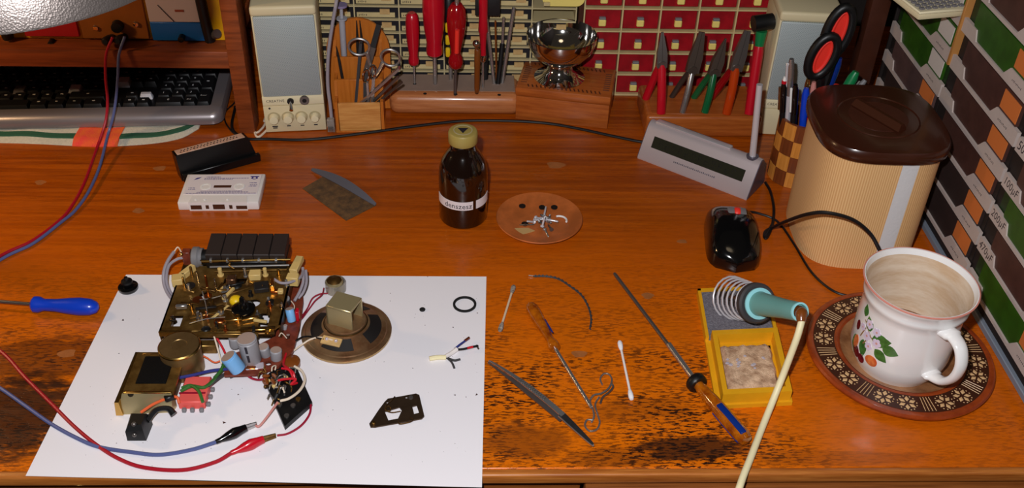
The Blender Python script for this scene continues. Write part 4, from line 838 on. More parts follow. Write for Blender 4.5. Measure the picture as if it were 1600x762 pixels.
for px in (330, 356, 380, 405, 432): q = P(px, 406.5, 38); MB().lathe([(1.6, -1.2), (3.2, -1.2), (3.2, 1.2), (1.6, 1.2)], 12, T(*q) @ R(90, 'Y')).build('axle_clip', 'steel', me_, True)
MB().tube(smooth([P(354, 404, 40), P(360, 411, 41), P(357, 414, 40), P(366, 420, 37)], 5), .7, 6).build('return_spring', 'brass_bright', me_, True)
# flywheel capsule at the left of the keys
q = P(305, 395, 40); MB().lathe([(0, 0), (10, 0), (12, 1.5), (12, 7), (10.5, 8.5), (10.5, 12), (0, 12)], 26, T(q.x - 4, q.y, 34) @ R(90, 'Y')).build('end_capsule', 'grey', me_, True)
MB().lathe([(0, 12), (9, 12), (9, 20), (0, 20)], 20, T(q.x - 4, q.y, 34) @ R(90, 'Y')).build('capsule_hub', 'black', me_, True)
for dz in (-2, 3): MB().ball((q.x + 8, q.y - 9.5, 34 + dz), 1.4, 8).build('rivet', 'chrome', me_, True)
MB().rbox((q.x - 14, q.y - 5, 24), (q.x - 5, q.y + 4, 44), .8, 1).build('switch_block', 'pcb', me_, True)
MB().ball((q.x - 14, q.y - 5, 42), 2.4, 10).build('solder_blob', 'brass_bright', me_, True)
for pts, mt, r_ in (([(272, 393, 38), (262, 408, 34), (256, 425, 28), (256, 442, 20), (262, 458, 14), (272, 470, 12)], 'grey_wire', 1.9), ([(288, 402, 36), (276, 405, 34), (264, 415, 30), (260, 435, 22), (264, 452, 14), (274, 466, 10)], 'grey_wire', 1.7), ([(272, 393, 38), (278, 386, 40), (284, 395, 40)], 'white_wire', .8),
                    ([(473, 418, 30), (474, 438, 24), (468, 456, 18), (460, 470, 14)], 'grey_wire', 1.7), ([(478, 422, 28), (479, 440, 22), (474, 456, 16), (466, 466, 12)], 'grey_wire', 1.6), ([(428, 436, 34), (440, 442, 34), (456, 440, 33), (470, 432, 30), (474, 420, 28)], 'grey_wire', 1.6),
                    ([(318, 512, 22), (336, 525, 18), (346, 540, 12), (352, 552, 8)], 'red_wire', 1.2), ([(332, 520, 26), (336, 530, 24), (343, 555, 12), (346, 568, 6)], 'white_wire', .9), ([(308, 552, 12), (322, 558, 10), (336, 566, 7), (350, 560, 8)], 'orange_wire', .9)):
    MB().tube(smooth([P(*p) for p in pts], 6), r_, 7).build('wire', mt, me_, True)
def slab(mt, name, px0, py0, w, d, z0, z1, rz=0, r_=.8): q = P(px0, py0, z1); return MB().rbox((-w / 2, -d / 2, z0), (w / 2, d / 2, z1), r_, 1, T(q.x, q.y, 0) @ R(rz, 'Z')).build(name, mt, me_, True)
slab('cream_plastic', 'guide_block', 278, 432, 14, 12, 24, 34, 12); slab('cream_plastic', 'guide_arm', 292, 420, 7, 20, 26, 34, -30)
slab('cream_plastic', 'guide_arm', 463, 410, 9, 26, 30, 37, -10); slab('cream_plastic', 'guide_block', 457, 430, 13, 10, 24, 36, -5)
slab('cream_plastic', 'tape_guide', 398, 425, 13, 11, 28, 36, 4); slab('tape_head', 'tape_head', 361, 433, 10, 9, 28, 38, 0); slab('chrome', 'head_plate', 367, 432, 2, 9, 28, 38)
slab('brass_bright', 'bracket', 425, 440, 5, 14, 27, 36, 8); slab('copper', 'contact', 430, 453, 10, 5, 27, 30); slab('cream_plastic', 'contact_block', 438, 452, 6, 6, 27, 32)
slab('black_soft', 'latch', 408, 445, 16, 14, 27, 33, 12); slab('brass_bright', 'lever', 392, 495, 20, 4, 29, 31, 15); slab('brass_bright', 'lever', 365, 498, 20, 2.6, 29, 31, 6); slab('copper', 'spacer', 342, 500, 10, 7, 27, 31); slab('brass', 'lever', 335, 452, 26, 3, 29, 31, 4); slab('brass', 'lever', 318, 490, 30, 4, 28, 30, 20)
slab('steel', 'tab', 283, 476, 12, 4, 28, 33, 5); slab('brass_dark', 'cross_arm', 372, 452, 44, 5, 28, 29.5, 28); slab('brass_dark', 'cross_arm', 330, 476, 50, 6, 28, 29, -14); slab('brass', 'strip', 350, 520, 70, 4, 24, 29, 0, .4); slab('brass_dark', 'gear_plate', 402, 515, 36, 12, 24, 28, 4); slab('brass_bright', 'strip', 400, 514, 40, 2, 28, 30, 3, .4)
for px, py, h, r_, mt in ((310, 440, 14, 1.2, 'chrome'), (324, 448, 16, 1.1, 'copper'), (338, 452, 15, 1.0, 'chrome'), (352, 470, 8, 2.2, 'steel'), (392, 462, 7, 2, 'black'), (372, 500, 6, 3, 'brass_bright'), (270, 500, 5, 2.2, 'chrome'), (300, 484, 8, 1.6, 'brass_bright'), (316, 500, 10, .9, 'steel'), (346, 486, 5, 3, 'brass'), (326, 462, 12, 1.2, 'brass_bright'), (420, 470, 5, 1.6, 'steel'), (440, 480, 6, 1.6, 'chrome'), (408, 500, 7, 1.8, 'black'), (418, 520, 5, 2, 'brass_bright'), (296, 455, 10, 1.8, 'steel'), (288, 446, 12, 1.3, 'brass_bright'), (300, 430, 12, 1.6, 'brass'), (345, 430, 10, 2.4, 'cream_plastic'), (384, 432, 12, 1.6, 'steel'), (415, 430, 10, 2.2, 'cream_plastic'), (436, 430, 8, 1.8, 'brass_bright'), (448, 446, 8, 1.6, 'steel')):
    q = P(px, py, DZ); MB().lathe([(0, 0), (r_ * 1.5, 0), (r_ * 1.5, 1.2), (r_, 1.4), (r_, h), (r_ * .5, h + .6), (0, h + .6)], 10, T(q.x, q.y, DZ)).build('post', mt, me_, True)
q = P(380, 480, DZ + 5); MB().lathe([(0, 0), (12, 0), (12.5, 1), (12.5, 4.5), (11, 5.5), (5, 5.8), (4, 9), (2.6, 18), (1, 20), (0, 20)], 24, T(q.x, q.y, DZ)).build('reel_spindle', 'black_gloss', me_, True)
for a in range(3): MB().box((1.5, -.6, 6), (6, .6, 12), T(q.x, q.y, DZ) @ R(120 * a, 'Z')).build('spindle_fin', 'black', me_, True)
q = P(368, 467, DZ + 4); MB().ball((q.x, q.y, DZ + 2), 7, 14, (1, 1, .8)).build('felt_pad', 'yellow', me_, True)
q = P(330, 477, DZ + 2); MB().lathe([(0, 0), (13, 0), (13, 3), (4, 3.4), (3, 10), (0, 10)], 24, T(q.x, q.y, DZ)).build('reel_disc', 'brass_dark', me_, True)
for pts in (((312, 468), (330, 466), (345, 462)), ((296, 505), (322, 498), (352, 495)), ((316, 455), (322, 478), (324, 492))):
    MB().tube(smooth([P(x, y, DZ + 7) for x, y in pts], 5), .6, 6).build('wire_spring', 'steel', me_, True)
rm_ = random.Random(21)
for k in range(46):
    px, py = rm_.uniform(285, 440), rm_.uniform(440, 515)
    if px < 285 + (515 - py) * .0 or (px - 380) ** 2 + (py - 478) ** 2 < 500: continue
    q = P(px, py, DZ + 2); mt = rm_.choice(['brass_bright', 'brass', 'brass_dark', 'steel', 'steel_dark', 'black', 'copper', 'driver_dark', 'cream_plastic'])
    if k % 3 == 0: MB().lathe([(0, 0), (2.6, 0), (2.6, 1.6), (1.4, 2), (1.2, rm_.uniform(3, 9)), (0, rm_.uniform(9, 10))], 10, T(q.x, q.y, DZ)).build('post', mt, me_, True)
    elif k % 3 == 1: MB().rbox((-rm_.uniform(5, 13), -1.6, 0), (rm_.uniform(4, 12), 1.6, rm_.uniform(1.2, 3)), .4, 1, T(q.x, q.y, DZ + rm_.uniform(0, 3)) @ R(rm_.uniform(0, 180), 'Z')).build('lever', mt, me_, True)
    else: MB().lathe([(0, 0), (rm_.uniform(3, 6), 0), (rm_.uniform(3, 6), 2), (1, 2.6), (0, 2.6)], 14, T(q.x, q.y, DZ)).build('small_gear', mt, me_, True)
# motor can
mc = V(-297, 763, ZP)
mt_ = MB().lathe([(0, 0), (19.5, 0), (20.5, 1), (20.5, 33), (19.5, 34.8), (8, 35.2), (7.4, 34.6), (0, 34.6)], 40, T(*mc)).build('motor_can', 'bronze_can', me_, True)
MB().lathe([(20.4, 32), (21.2, 32.4), (21.2, 34), (20, 35)], 40, T(*mc)).build('motor_rim', 'brass_bright', mt_, True)
MB().rbox((-322, 786, ZP), (-268, 796, 12), .8, 1).build('motor_mount', 'brass', me_, True)
# circuit board with its capacitors
pb_ = hp(MB(), pxy([(350, 586), (400, 584), (435, 572), (458, 548), (468, 512), (474, 470), (472, 438), (440, 438), (436, 500), (430, 525), (400, 540), (352, 556)], 9), [pxy([(x, y) for x, y in circ(5, 12, 419, 567, 3.4)], 9)], 6, 9).build('circuit_board', 'pcb', me_, True, ang=0)
for px, py in ((365, 575), (402, 570), (452, 535), (462, 480), (452, 452)): q = P(px, py, 6); MB().cyl((q.x, q.y, ZP), (q.x, q.y, 6.5), 2.5, 10).build('standoff', 'brass_dark', me_, True)
def cap(a, za, b, zb, r_, mt, top='cap_top', nm='capacitor'):
    p0, p1 = P(*a, za), P(*b, zb); L = (p1 - p0).length; M = along(p0, p1)
    o = MB().lathe([(0, 0), (r_ * .94, 0), (r_, .8), (r_, L * .88), (r_ * .92, L * .91), (r_, L * .94), (r_, L - .6), (r_ * .9, L)], 24, M).build(nm, mt, me_, True)
    MB().lathe([(0, L - .5), (r_ * .9, L - .5), (r_ * .9, L + .1), (0, L + .2)], 20, M).build('end_disc', top, o, True)
    return o, M, L
o, M, L = cap((373, 577), 10, (356, 556), 28, 8.2, 'cap_blue')
for k in range(4): MB().prism([(0, -2), (2, 0), (0, 2), (-2, 0)], 0, .5, M @ T(0, 0, L * (.2 + .2 * k)) @ R(-75, 'Z') @ T(8, 0, 0) @ R(90, 'Y')).build('printed_mark', 'ink', o, True)
o, M, L = cap((394, 562), 9.5, (385, 528), 40, 10, 'cap_grey')
for k in range(2): MB().box((-1.2, -.2, 0), (1.2, .3, 9), M @ T(0, 0, 6 + 12 * k) @ R(-65 - 25, 'Z') @ T(0, 10, 0)).build('printed_mark', 'ink', o, True)
cap((416, 554), 9, (411, 541), 22, 5.6, 'cap_grey'); cap((432, 560), 9, (431, 546), 21, 6, 'cap_grey'); cap((368, 540), 9, (366, 526), 21, 6, 'cap_grey'); cap((456, 501), 10, (452, 482), 24, 4.6, 'cap_blue'); cap((449, 474), 10, (447, 466), 22, 4.2, 'dark_grey', 'grey')
cap((440, 500), 9, (440, 494), 16, 2.6, 'grey'); cap((445, 514), 9, (446, 508), 14, 2.2, 'cap_grey'); cap((450, 528), 9, (450, 523), 13, 2.0, 'saucer_dark')
slab('red_plastic', 'resistor_block', 464, 484, 4, 8, 9, 22); slab('solder', 'solder_pool', 398, 571, 18, 9, 8.5, 10, 10); slab('copper', 'solder_pool', 392, 573, 10, 5, 9, 10.6)
for pts in (((448, 528), (440, 520), (436, 525)), ((455, 470), (460, 478), (458, 486))): MB().tube(smooth([P(x, y, 16) for x, y in pts], 5), .6, 6).build('component_lead', 'white_wire', me_, True)
q = P(455, 563, 8); MB().lathe([(0, 0), (8, 0), (9, 1), (9, 6), (7, 8), (0, 8.4)], 18, T(q.x, q.y, ZP) @ Matrix.Diagonal((1, 1.2, 1, 1))).build('potentiometer', 'brown_tool', me_, True)

# --- transformer with its clamp
tf = thing('transformer', 'small steel-framed transformer with black winding and red bobbin on the paper', 'transformer', (-312, 730, ZP))
TFS = T(-3, 6, 0) @ Matrix.Diagonal((1, 1, .8, 1))
MB().rbox((-336, 704, 4), (-292, 757, 27), 1.2, 1, TFS).build('core', 'bronze_can', tf, True)
MB().ringprism([(-338, 702), (-289, 702), (-289, 759), (-338, 759)], [(-329, 714), (-299, 714), (-299, 753), (-329, 753)], 25, 29, TFS).build('frame', 'brass', tf, True, ang=0)
MB().rbox((-329, 714.5, 20), (-299, 752.5, 30.5), 1.5, 2, TFS).build('winding', 'coil_black', tf, True)
MB().rbox((-337, 701, 28), (-291, 703.5, 30.2), .5, 1, TFS).build('frame_bar', 'brass_bright', tf, True); MB().rbox((-332, 755, 28), (-292, 757, 30), .5, 1, TFS).build('frame_bar', 'brass_bright', tf, True)
MB().loft([[(-344, 694, ZP), (-292, 697, ZP), (-290, 705, ZP), (-340, 705, ZP)], [(-343, 695, 10), (-292, 698, 10), (-290, 705, 10), (-340, 705, 10)], [(-339, 702, 27), (-291, 702, 27), (-291, 706, 27), (-338, 706, 27)]], TFS).build('lower_bracket', 'magnet_steel', tf, True, ang=25)
MB().loft([[(-346, 692, 2), (-339, 692, 2), (-336, 760, 4), (-340, 760, 4)], [(-345, 694, 22), (-341, 694, 22), (-337, 760, 28), (-341, 760, 28)]], TFS).build('side_flange', 'brass_bright', tf, True, ang=25)
q = P(205, 616, 20); MB().lathe([(0, 0), (3.4, 0), (3, 2.5), (0, 3)], 14, T(q.x, q.y + 1, q.z) @ R(50, 'X')).build('screw', 'chrome', tf, True)
bb = MB().rbox((-290, 707, ZP), (-264, 743, 11), 1, 1).build('bobbin', 'red_plate', tf, True)
MB().box((-291, 718, 11), (-265, 720, 11.6)).build('bobbin_seam', 'dark_red_wire', bb, True, ang=0)
for x, y in ((-284, 704), (-276, 704), (-267, 704), (-262, 712), (-262, 722), (-262, 732)): MB().rbox((x - 2, y - 2, ZP), (x + 2, y + 2, 5), .6, 1).build('solder_pin', 'grey', bb, True)
for pts, mt, r_ in (([(282, 611, 14), (300, 603, 15), (318, 605, 15), (332, 595, 13), (342, 583, 10), (354, 572, 10)], 'green_wire', 1.7), ([(284, 606, 14), (298, 602, 16), (310, 610, 16), (317, 628, 12)], 'green_wire', 1.7), ([(278, 590, 14), (300, 586, 13), (330, 579, 11), (358, 576, 10)], 'navy_wire', 1.7), ([(220, 644, 12), (240, 631, 16), (262, 622, 15), (276, 620, 14), (280, 630, 10)], 'orange_wire', 1.5), ([(326, 602, 13), (345, 588, 8), (358, 582, 6), (362, 590, 3)], 'dark_grey', 1.7), ([(335, 590, 12), (345, 578, 12), (352, 562, 14)], 'green_wire', 1.6)):
    MB().tube(smooth([P(*p) for p in pts], 6), r_, 7).build('wire', mt, tf, True)
MB().rbox((-4.5, -3.5, 0), (4.5, 3.5, 6), 1, 1, T(*P(265, 624, 14)) @ R(30, 'Z')).build('cable_knot', 'black', tf, True)
ft = P(217, 664, 8)
MB().loft([[(-9, -13, ZP), (9, -13, ZP), (10, 8, ZP), (-9, 10, ZP)], [(-9, -12, 12), (8, -12, 14), (9, 8, 14), (-9, 10, 14)], [(-7, -8, 16), (6, -8, 18), (7, 6, 18), (-7, 8, 16)]], T(ft.x, ft.y, 0)).build('clamp_foot', 'black', tf, True, ang=25)
for dy, z in ((-11.8, 8), (-7, 17)): MB().ball((ft.x - 1, ft.y + dy, z), 2.6, 10).build('clamp_screw', 'steel_dark', tf, True)
MB().tube(smooth([V(ft.x + 8, ft.y + 2, 12), V(ft.x + 14, ft.y + 14, 14), V(ft.x + 24, ft.y + 18, 12), V(ft.x + 30, ft.y + 14, 8)], 5), [3, 3, 2.8, 2.8, 2.8, 2.6, 2.6, 2.6, 2.6, 2.6, 2.8, 3, 3.2, 3.2, 3.4, 3.6][:16], 8).build('clamp_hook', 'black', tf, True)

# --- socket board
sb = thing('socket_board', 'black socket panel with a tangle of soldered parts and wires', 'circuit board', tuple(P(450, 615, ZP)))
sq = [P(412, 592, 4), P(455, 556, 4), P(488, 630, 4), P(445, 668, 4)]
MB().loft([[(v.x, v.y, ZP) for v in sq], [(v.x, v.y, 6) for v in sq]]).build('panel', 'black', sb, True, ang=0)
for px, py in ((466, 624), (437, 632), (458, 634), (448, 650)): q = P(px, py, 6); MB().lathe([(0, 0), (2.6, 0), (2.6, 1.6), (1, 1.8), (0, 1.2)], 12, T(q.x, q.y, 6)).build('eyelet', 'steel_dark' if py > 630 else 'brass', sb, True)
rn = random.Random(11)
for k in range(34):
    a = P(rn.uniform(414, 446), rn.uniform(580, 628), 8); a.z = rn.uniform(7, 19); d = V(rn.uniform(-1, 1), rn.uniform(-1, 1), rn.uniform(-.4, .6)).normalized()
    if k % 3 == 0: MB().tube([a - d * 4, a - d * 2.6, a + d * 2.6, a + d * 4], [.5, 1.9, 1.9, .5], 8).build('resistor', rn.choice(['cream_plastic', 'brown_tool', 'steel_dark', 'brass_dark', 'black']), sb, True)
    else: MB().tube(smooth([a, a + d * 4 + V(0, 0, 3), a + d * 8 + V(2, 1, 0), a + d * 9 + V(1, -2, -4)], 4), .7, 6).build('component_lead', rn.choice(['steel', 'brass_bright', 'steel_dark', 'white_wire']), sb, True)
for pts, mt, r_ in (([(447, 552, 8), (443, 568, 12), (448, 574, 16), (458, 582, 16), (460, 592, 12)], 'red_wire', 1.3), ([(434, 594, 18), (446, 592, 18), (462, 592, 16), (455, 600, 14), (464, 598, 10)], 'red_wire', 1.3), ([(440, 575, 18), (452, 578, 18), (458, 590, 14)], 'red_wire', 1.2),
                    ([(460, 572, 8), (472, 580, 8), (476, 594, 9), (468, 610, 11), (452, 622, 13), (438, 626, 12)], 'white_wire', 1.4), ([(414, 592, 8), (402, 593, 4), (392, 590, 4), (384, 584, 6)], 'dark_red_wire', 1.2),
                    ([(434, 628, 10), (424, 642, 8), (412, 658, 5), (404, 666, 3.2), (398, 663, 4)], 'pink_wire', 1.2), ([(486, 632, 4), (483, 648, 2), (470, 665, 2), (450, 677, 2), (433, 680, 3)], 'dark_red_wire', 1.1)):
    MB().tube(smooth([P(*p) for p in pts], 6), r_, 7).build('wire', mt, sb, True)

# --- loudspeaker driver face down
dr = thing('loudspeaker_driver', 'round brass-coloured loudspeaker driver lying face down on the paper', 'speaker driver', (-136, 819, ZP))
MB().lathe([(0, 0), (47, 0), (48.5, .6), (48.5, 3.4), (46.5, 4.6), (44, 4.8), (43.2, 6), (41.5, 6.2), (38, 8), (24, 15), (22, 16), (21.5, 19), (14, 20), (0, 20)], 64).build('basket', 'driver_steel', dr)
MB().ringprism(circ(48.6, 56), circ(44.5, 56), 1, 3.2).build('rim', 'driver_rim', dr)
for a0, a1 in ((-128, -72), (-42, 32), (52, 118), (142, 212)):
    m = MB(); n_ = 14; rr = [(a0 + (a1 - a0) * k / n_) for k in range(n_ + 1)]; z = lambda r_: 8 + (38 - r_) / 14 * 7 + .25
    m.loft([[(r_ * math.cos(math.radians(a)), r_ * math.sin(math.radians(a)), z(r_) + dz) for r_, dz in ((38, -.4), (26, -.4), (26, .25), (38, .25))] for a in rr]); m.build('basket_opening', 'driver_dark', dr)
MB().lathe([(23.5, 15), (23.8, 16.6), (22.6, 17)], 40).build('shoulder_ring', 'driver_rim', dr)
ym = thing.__call__ if 0 else None
Y = R(-22, 'Z')
mg = MB().rbox((-15, -13, 42), (15, 13, 45), .8, 1, Y).build('yoke_top', 'magnet_steel', dr)
MB().rbox((-15, -13, 19), (-12.4, 13, 44), .6, 1, Y).build('yoke_side', 'magnet_steel', dr); MB().rbox((12.4, -13, 19), (15, 13, 44), .6, 1, Y).build('yoke_side', 'magnet_steel', dr) if 0 else None
MB().rbox((-15, -13, 19), (15, -10.4, 44), .6, 1, Y).build('yoke_side', 'magnet_steel', dr); MB().rbox((-15, 10.4, 19), (15, 13, 44), .6, 1, Y).build('yoke_side', 'magnet_steel', dr)
MB().lathe([(0, 20), (9, 20), (9, 42), (0, 42)], 20, Y).build('magnet', 'brass_dark', dr)
tb = WM[dr.name].inverted() @ P(518, 533, 13)
ts = MB().rbox((-11, -5, -1), (11, 5, 1.6), .6, 1, T(tb.x, tb.y, 12.5) @ R(-18, 'Z') @ R(14, 'X')).build('terminal_strip', 'tab_card', dr)
for dx in (-5, 5): MB().ball((tb.x + dx, tb.y - dx * .3, 14.6), 2, 10).build('solder_blob', 'solder', ts)
for pts, mt in (([(520, 531, 15), (500, 527, 12), (485, 530, 8), (472, 538, 5), (458, 548, 6)], 'white_wire'), ([(506, 530, 14), (488, 526, 9), (474, 526, 6), (462, 532, 9)], 'black_wire')):
    MB().tube(smooth([P(*p) for p in pts], 6), 1.0, 7).build('wire', mt, dr, True)
mi = thing('microphone_capsule', 'small brass microphone capsule with two dark red wires behind the driver', 'microphone', tuple(P(523, 462, ZP)))
q = P(523, 457, ZP); MB().lathe([(0, 0), (9.5, 0), (10, .8), (10, 14), (9.4, 15), (0, 15)], 22, T(q.x, q.y + 4, ZP)).build('capsule', 'magnet_steel', mi, True)
MB().lathe([(0, 15), (9, 15), (6, 17.5), (0, 17.8)], 8, T(q.x, q.y + 4, ZP)).build('end_cap', 'brass_dark', mi, True)
MB().lathe([(10.4, 1), (11.6, 1), (11.6, 13), (10.4, 13)], 22, T(q.x + 1, q.y + 4, ZP)).build('clear_sleeve', 'clear', mi, True)
for k in (0, 1): MB().tube(smooth([P(*p) for p in ([(512, 458, 3), (500, 459, 6), (488, 466, 5), (480, 482, 3), (470, 495, 6), (462, 500, 10)] if k else [(506, 450, 5), (503, 460, 8), (492, 470, 6), (482, 484, 3), (472, 497, 5), (464, 504, 10)])], 6), .8, 7).build('wire', 'dark_red_wire', mi, True)

# --- small parts on the paper
tag(MB().ringprism(circ(13.2, 40), circ(10.6, 40), 0, 1.8, T(*P(726, 476, ZP))).build('rubber_ring', 'rubber'), 'black rubber drive ring lying at the right of the paper', 'ring')
tag(MB().lathe([(0, 0), (3.2, 0), (3.4, 1), (2.8, 1.8), (0, 2)], 16, T(*P(660, 484, ZP))).build('rubber_dot', 'rubber'), 'tiny round black rubber disc on the paper left of the ring', 'disc')
sp = P(201, 451, ZP); so = thing('black_pulley', 'small black plastic pulley on the far left corner of the paper', 'pulley', tuple(sp))
MB().lathe([(0, 0), (10.5, 0), (11, 1), (11, 4), (9, 5), (4.5, 6), (4.5, 10), (0, 10)], 28).build('disc', 'black_gloss', so); MB().lathe([(0, 9), (6, 9), (6.6, 10), (6, 12), (2.5, 13), (2, 17), (0, 17)], 20).build('hub', 'black', so)
mp_ = thing('metal_plate', 'brown wedge-shaped steel plate with cut-outs and a wire spring', 'plate', tuple(P(620, 642, ZP)))
hp(MB(), pxy([(577, 662), (582, 655), (592, 640), (601, 628), (606, 623), (650, 615), (655, 617), (663, 650), (659, 654), (586, 667), (579, 667)], 2), [pxy([(601, 643), (624, 636), (628, 641), (622, 654), (607, 657)], 2)[::-1], pxy([(644, 635), (651, 633), (655, 645), (647, 647)], 2)[::-1], pxy(circ(2, 8, 635, 621, 1.5), 2), pxy(circ(2.4, 8, 606, 629, 1.8), 2)], 1, 2.6).build('plate', 'iron_plate', mp_, True, ang=0)
for pts in (((617, 619), (611, 626), (604, 632), (602, 639), (607, 642), (611, 639), (607, 634), (602, 640), (612, 644), (626, 642)), ((622, 659), (625, 662), (640, 659), (646, 655), (640, 652))): MB().tube(smooth([P(x, y, 4) for x, y in pts], 5), .55, 6).build('spring', 'brass_dark', mp_, True)
q = P(642, 621, 2.6); MB().lathe([(0, 0), (2.6, 0), (2.2, 1.2), (0, 1.3)], 12, T(*q)).build('rivet', 'steel_dark', mp_, True); q = P(584, 661, 2.6); MB().lathe([(0, 0), (2, 0), (1.6, 2), (0, 2.2)], 12, T(*q)).build('rivet', 'brass_bright', mp_, True)
ce_ = thing('cable_stub', 'short stripped cable end with blue, red and bare wires on the paper', 'cable', tuple(P(690, 558, ZP)))
for nm, pts, r_, mt in (('sheath', [(671, 560, 3), (684, 558, 3), (697, 558, 3)], 2.6, 'cream_cord'), ('inner_core', [(696, 557, 3), (706, 551, 3), (714, 545, 4)], 2.4, 'swab_stick'), ('wire', [(710, 545, 4), (720, 537, 5), (733, 528, 4)], 1.1, 'navy_wire'), ('wire', [(712, 546, 4), (724, 545, 4), (736, 542, 4), (747, 540, 3)], 1.2, 'black_wire'), ('wire', [(730, 543.5, 4.8), (739, 541.5, 4.8)], 1.2, 'red_wire'), ('stripped_end', [(726, 532, 5), (733, 527, 4.6)], 1.3, 'copper'), ('screen_braid', [(697, 558, 2), (704, 561, 1.8), (711, 563, 1.4), (719, 561, 1.2)], 1.3, 'dark_grey'), ('screen_braid', [(700, 560, 2), (706, 566, 1.6), (710, 575, 1.2)], 1.2, 'dark_grey'), ('stripped_end', [(744, 539, 3), (748, 545, 1.6)], 1, 'iron')):
    MB().tube(smooth([P(*p) for p in pts], 5), r_, 8).build(nm, mt, ce_, True)

# ------------------------------------------------------------------ test leads from the instrument
def lead(label, top, mid, desk_, mat, boot_mat, bp0, bp1, jaw):
    pts = [PY(*p) for p in top] + [P(x, y, z) for x, y, z in mid] + [P(x, y, 2.6) for x, y in desk_] + [P(*bp0, 4.5)]
    t = thing('test_lead', label, 'test lead', tuple(P(*desk_[0], 0)), 0, 'crocodile clip test leads')
    MB().tube(smooth(pts, 8), 1.9, 8).build('wire', mat, t, True)
    a, b = P(*bp0, 4.5), P(*bp1, 5); L = (b - a).length; M = along(a, b)
    MB().loft([[(3 * s_ * math.cos(u), 3 * s_ * w_ * math.sin(u), z * L) for u in [2 * math.pi * k / 14 for k in range(14)]] for z, s_, w_ in ((-.02, .8, 1), (.15, .9, 1), (.4, 1.45, 1.2), (.6, 1.6, 1.4), (.85, 1.15, 1.5), (1, 1.0, 1.5))], M).build('boot', boot_mat, t, True)
    c = P(*jaw, 5)
    for dz in (-1.6, 1.6):
        m = MB(); blade(m, b + V(0, 0, dz), c + V(0, 0, dz * .6), 5, 3.6, 1.2, hint=(0, 0, 1)); m.build('jaw', 'brass' if boot_mat != 'black_gloss' else 'steel', t, True)
    return t
lead('red test lead with red crocodile clip running from the instrument', [(176, 58, 1234), (166, 85, 1228), (165, 120, 1220), (168, 155, 1212), (166, 185, 1204), (159, 210, 1190)], [(150, 235, 10), (132, 285, 6), (112, 322, 4)], [(92, 345), (50, 376), (0, 400), (-70, 450), (-90, 500), (-50, 530), (0, 548), (40, 590), (80, 630), (115, 665), (150, 694), (185, 716), (225, 730), (285, 734), (335, 722)], 'lead_red', 'red_plastic', (362, 707), (412, 686), (431, 680))
lead('blue-grey test lead with black crocodile clip running from the instrument', [(195, 57, 1234), (186, 85, 1227), (184, 120, 1219), (181, 155, 1211), (176, 185, 1203), (168, 212, 1190)], [(155, 262, 8), (138, 300, 5), (118, 328, 3)], [(98, 345), (52, 380), (0, 406), (-90, 470), (-110, 530), (-60, 570), (0, 606), (40, 634), (80, 662), (120, 684), (155, 698), (205, 706), (250, 710), (300, 702)], 'blue_wire', 'black_gloss', (338, 690), (385, 668), (401, 662))

# ------------------------------------------------------------------ left: blue screwdriver, cassette, case, sandpaper
def lying_driver(name, label, cat, tip, ferr, end, prof, hm, sr, zc, sm='steel'):
    """lying on the desk: px of the shaft tip, handle start, handle end; prof = (radius, fraction)"""
    a, b, c = P(*tip, zc), P(*ferr, zc), P(*end, zc); t = thing(name, label, cat, (b.x, b.y, 0)); L = (c - b).length
    MB().lathe([(0, 0), (sr * .8, 0), (sr, 3), (sr, (b - a).length + 4), (0, (b - a).length + 4)], 12, along(a, b)).build('shaft', sm, t, True)
    MB().lathe([(0, 0)] + [(r_, f * L) for r_, f in prof] + [(0, L)], 24, along(b, c)).build('handle', hm, t, True)
    return t
bs = lying_driver('screwdriver', 'blue-handled screwdriver lying left of the paper', 'screwdriver', (-60, 466), (51, 475), (154, 480), [(7, 0), (9, .03), (9, .1), (6.6, .18), (7, .35), (9, .55), (10, .72), (9, .88), (6, .97), (2, 1)], 'blue_plastic', 2, 10, 'steel_dark')
cs = thing('cassette', 'white audio cassette with blue print lying on the desk', 'cassette', (-318, 1046, 0), 1.2)
MB().rbox((-50, 0, 0), (50, 64, 12), 1.6, 2).build('shell', 'cassette_shell', cs)
MB().prism([(-36, -1.2), (36, -1.2), (34, 13), (-34, 13)], -.2, 12.8).build('head_section', 'cassette_shell', cs, ang=20)
MB().rbox((-46, 17, 11.8), (46, 61, 12.5), .4, 1).build('label', 'bottle_label', cs)
for x in (-21, 21):
    h = MB().ringprism(circ(7, 22), circ(4.6, 22), 12.2, 13, T(x, 34, 0)).build('hub', 'plain_white', cs); MB().prism(circ(4.5, 16), 12.2, 12.6, T(x, 34, 0)).build('hub_hole', 'cassette_shell', h)
MB().rbox((-11, 31.5, 12.2), (11, 37, 12.8), .3, 1).build('window', 'cassette_hole', cs)
for x0, x1, z0, z1 in ((-34, -20.5, 2.4, 8.5), (-15.5, -11.5, 3, 8.5), (-6.5, 8, 2.4, 9.5), (13.5, 17.5, 3, 8.5), (22, 35.5, 2.4, 7.5)): MB().box((x0, -1.5, z0), (x1, -1.0, z1)).build('tape_opening', 'cassette_hole', cs, ang=0)
for x in (-28, -17, 11): MB().lathe([(0, 12.8), (1.6, 12.8), (1.2, 13.4), (0, 13.4)], 10, T(x, 5, 0)).build('stud', 'plain_white', cs)
pr = MB()
for y, x0, x1 in ((56, -24, -6), (53, -26, 30), (50.5, -26, 10), (24, -26, 26), (21.5, -30, 34), (19, -43, 44), (31, -42, -34), (28, -42, -33), (42, 33, 42), (37.5, 34, 43), (34.5, 33, 43)):
    x = x0
    while x < x1: w = 1.2 + (x * 7 % 3); pr.box((x, y - .55, 12.4), (min(x + w, x1), y + .55, 12.56)); x += w + .7
pr.build('printed_lines', 'ink_blue', cs, ang=0)
MB().prism([(-39, 49), (-33, 52), (-30, 56), (-36, 54)], 12.4, 12.6).build('printed_logo', 'ink_blue', cs, ang=0)
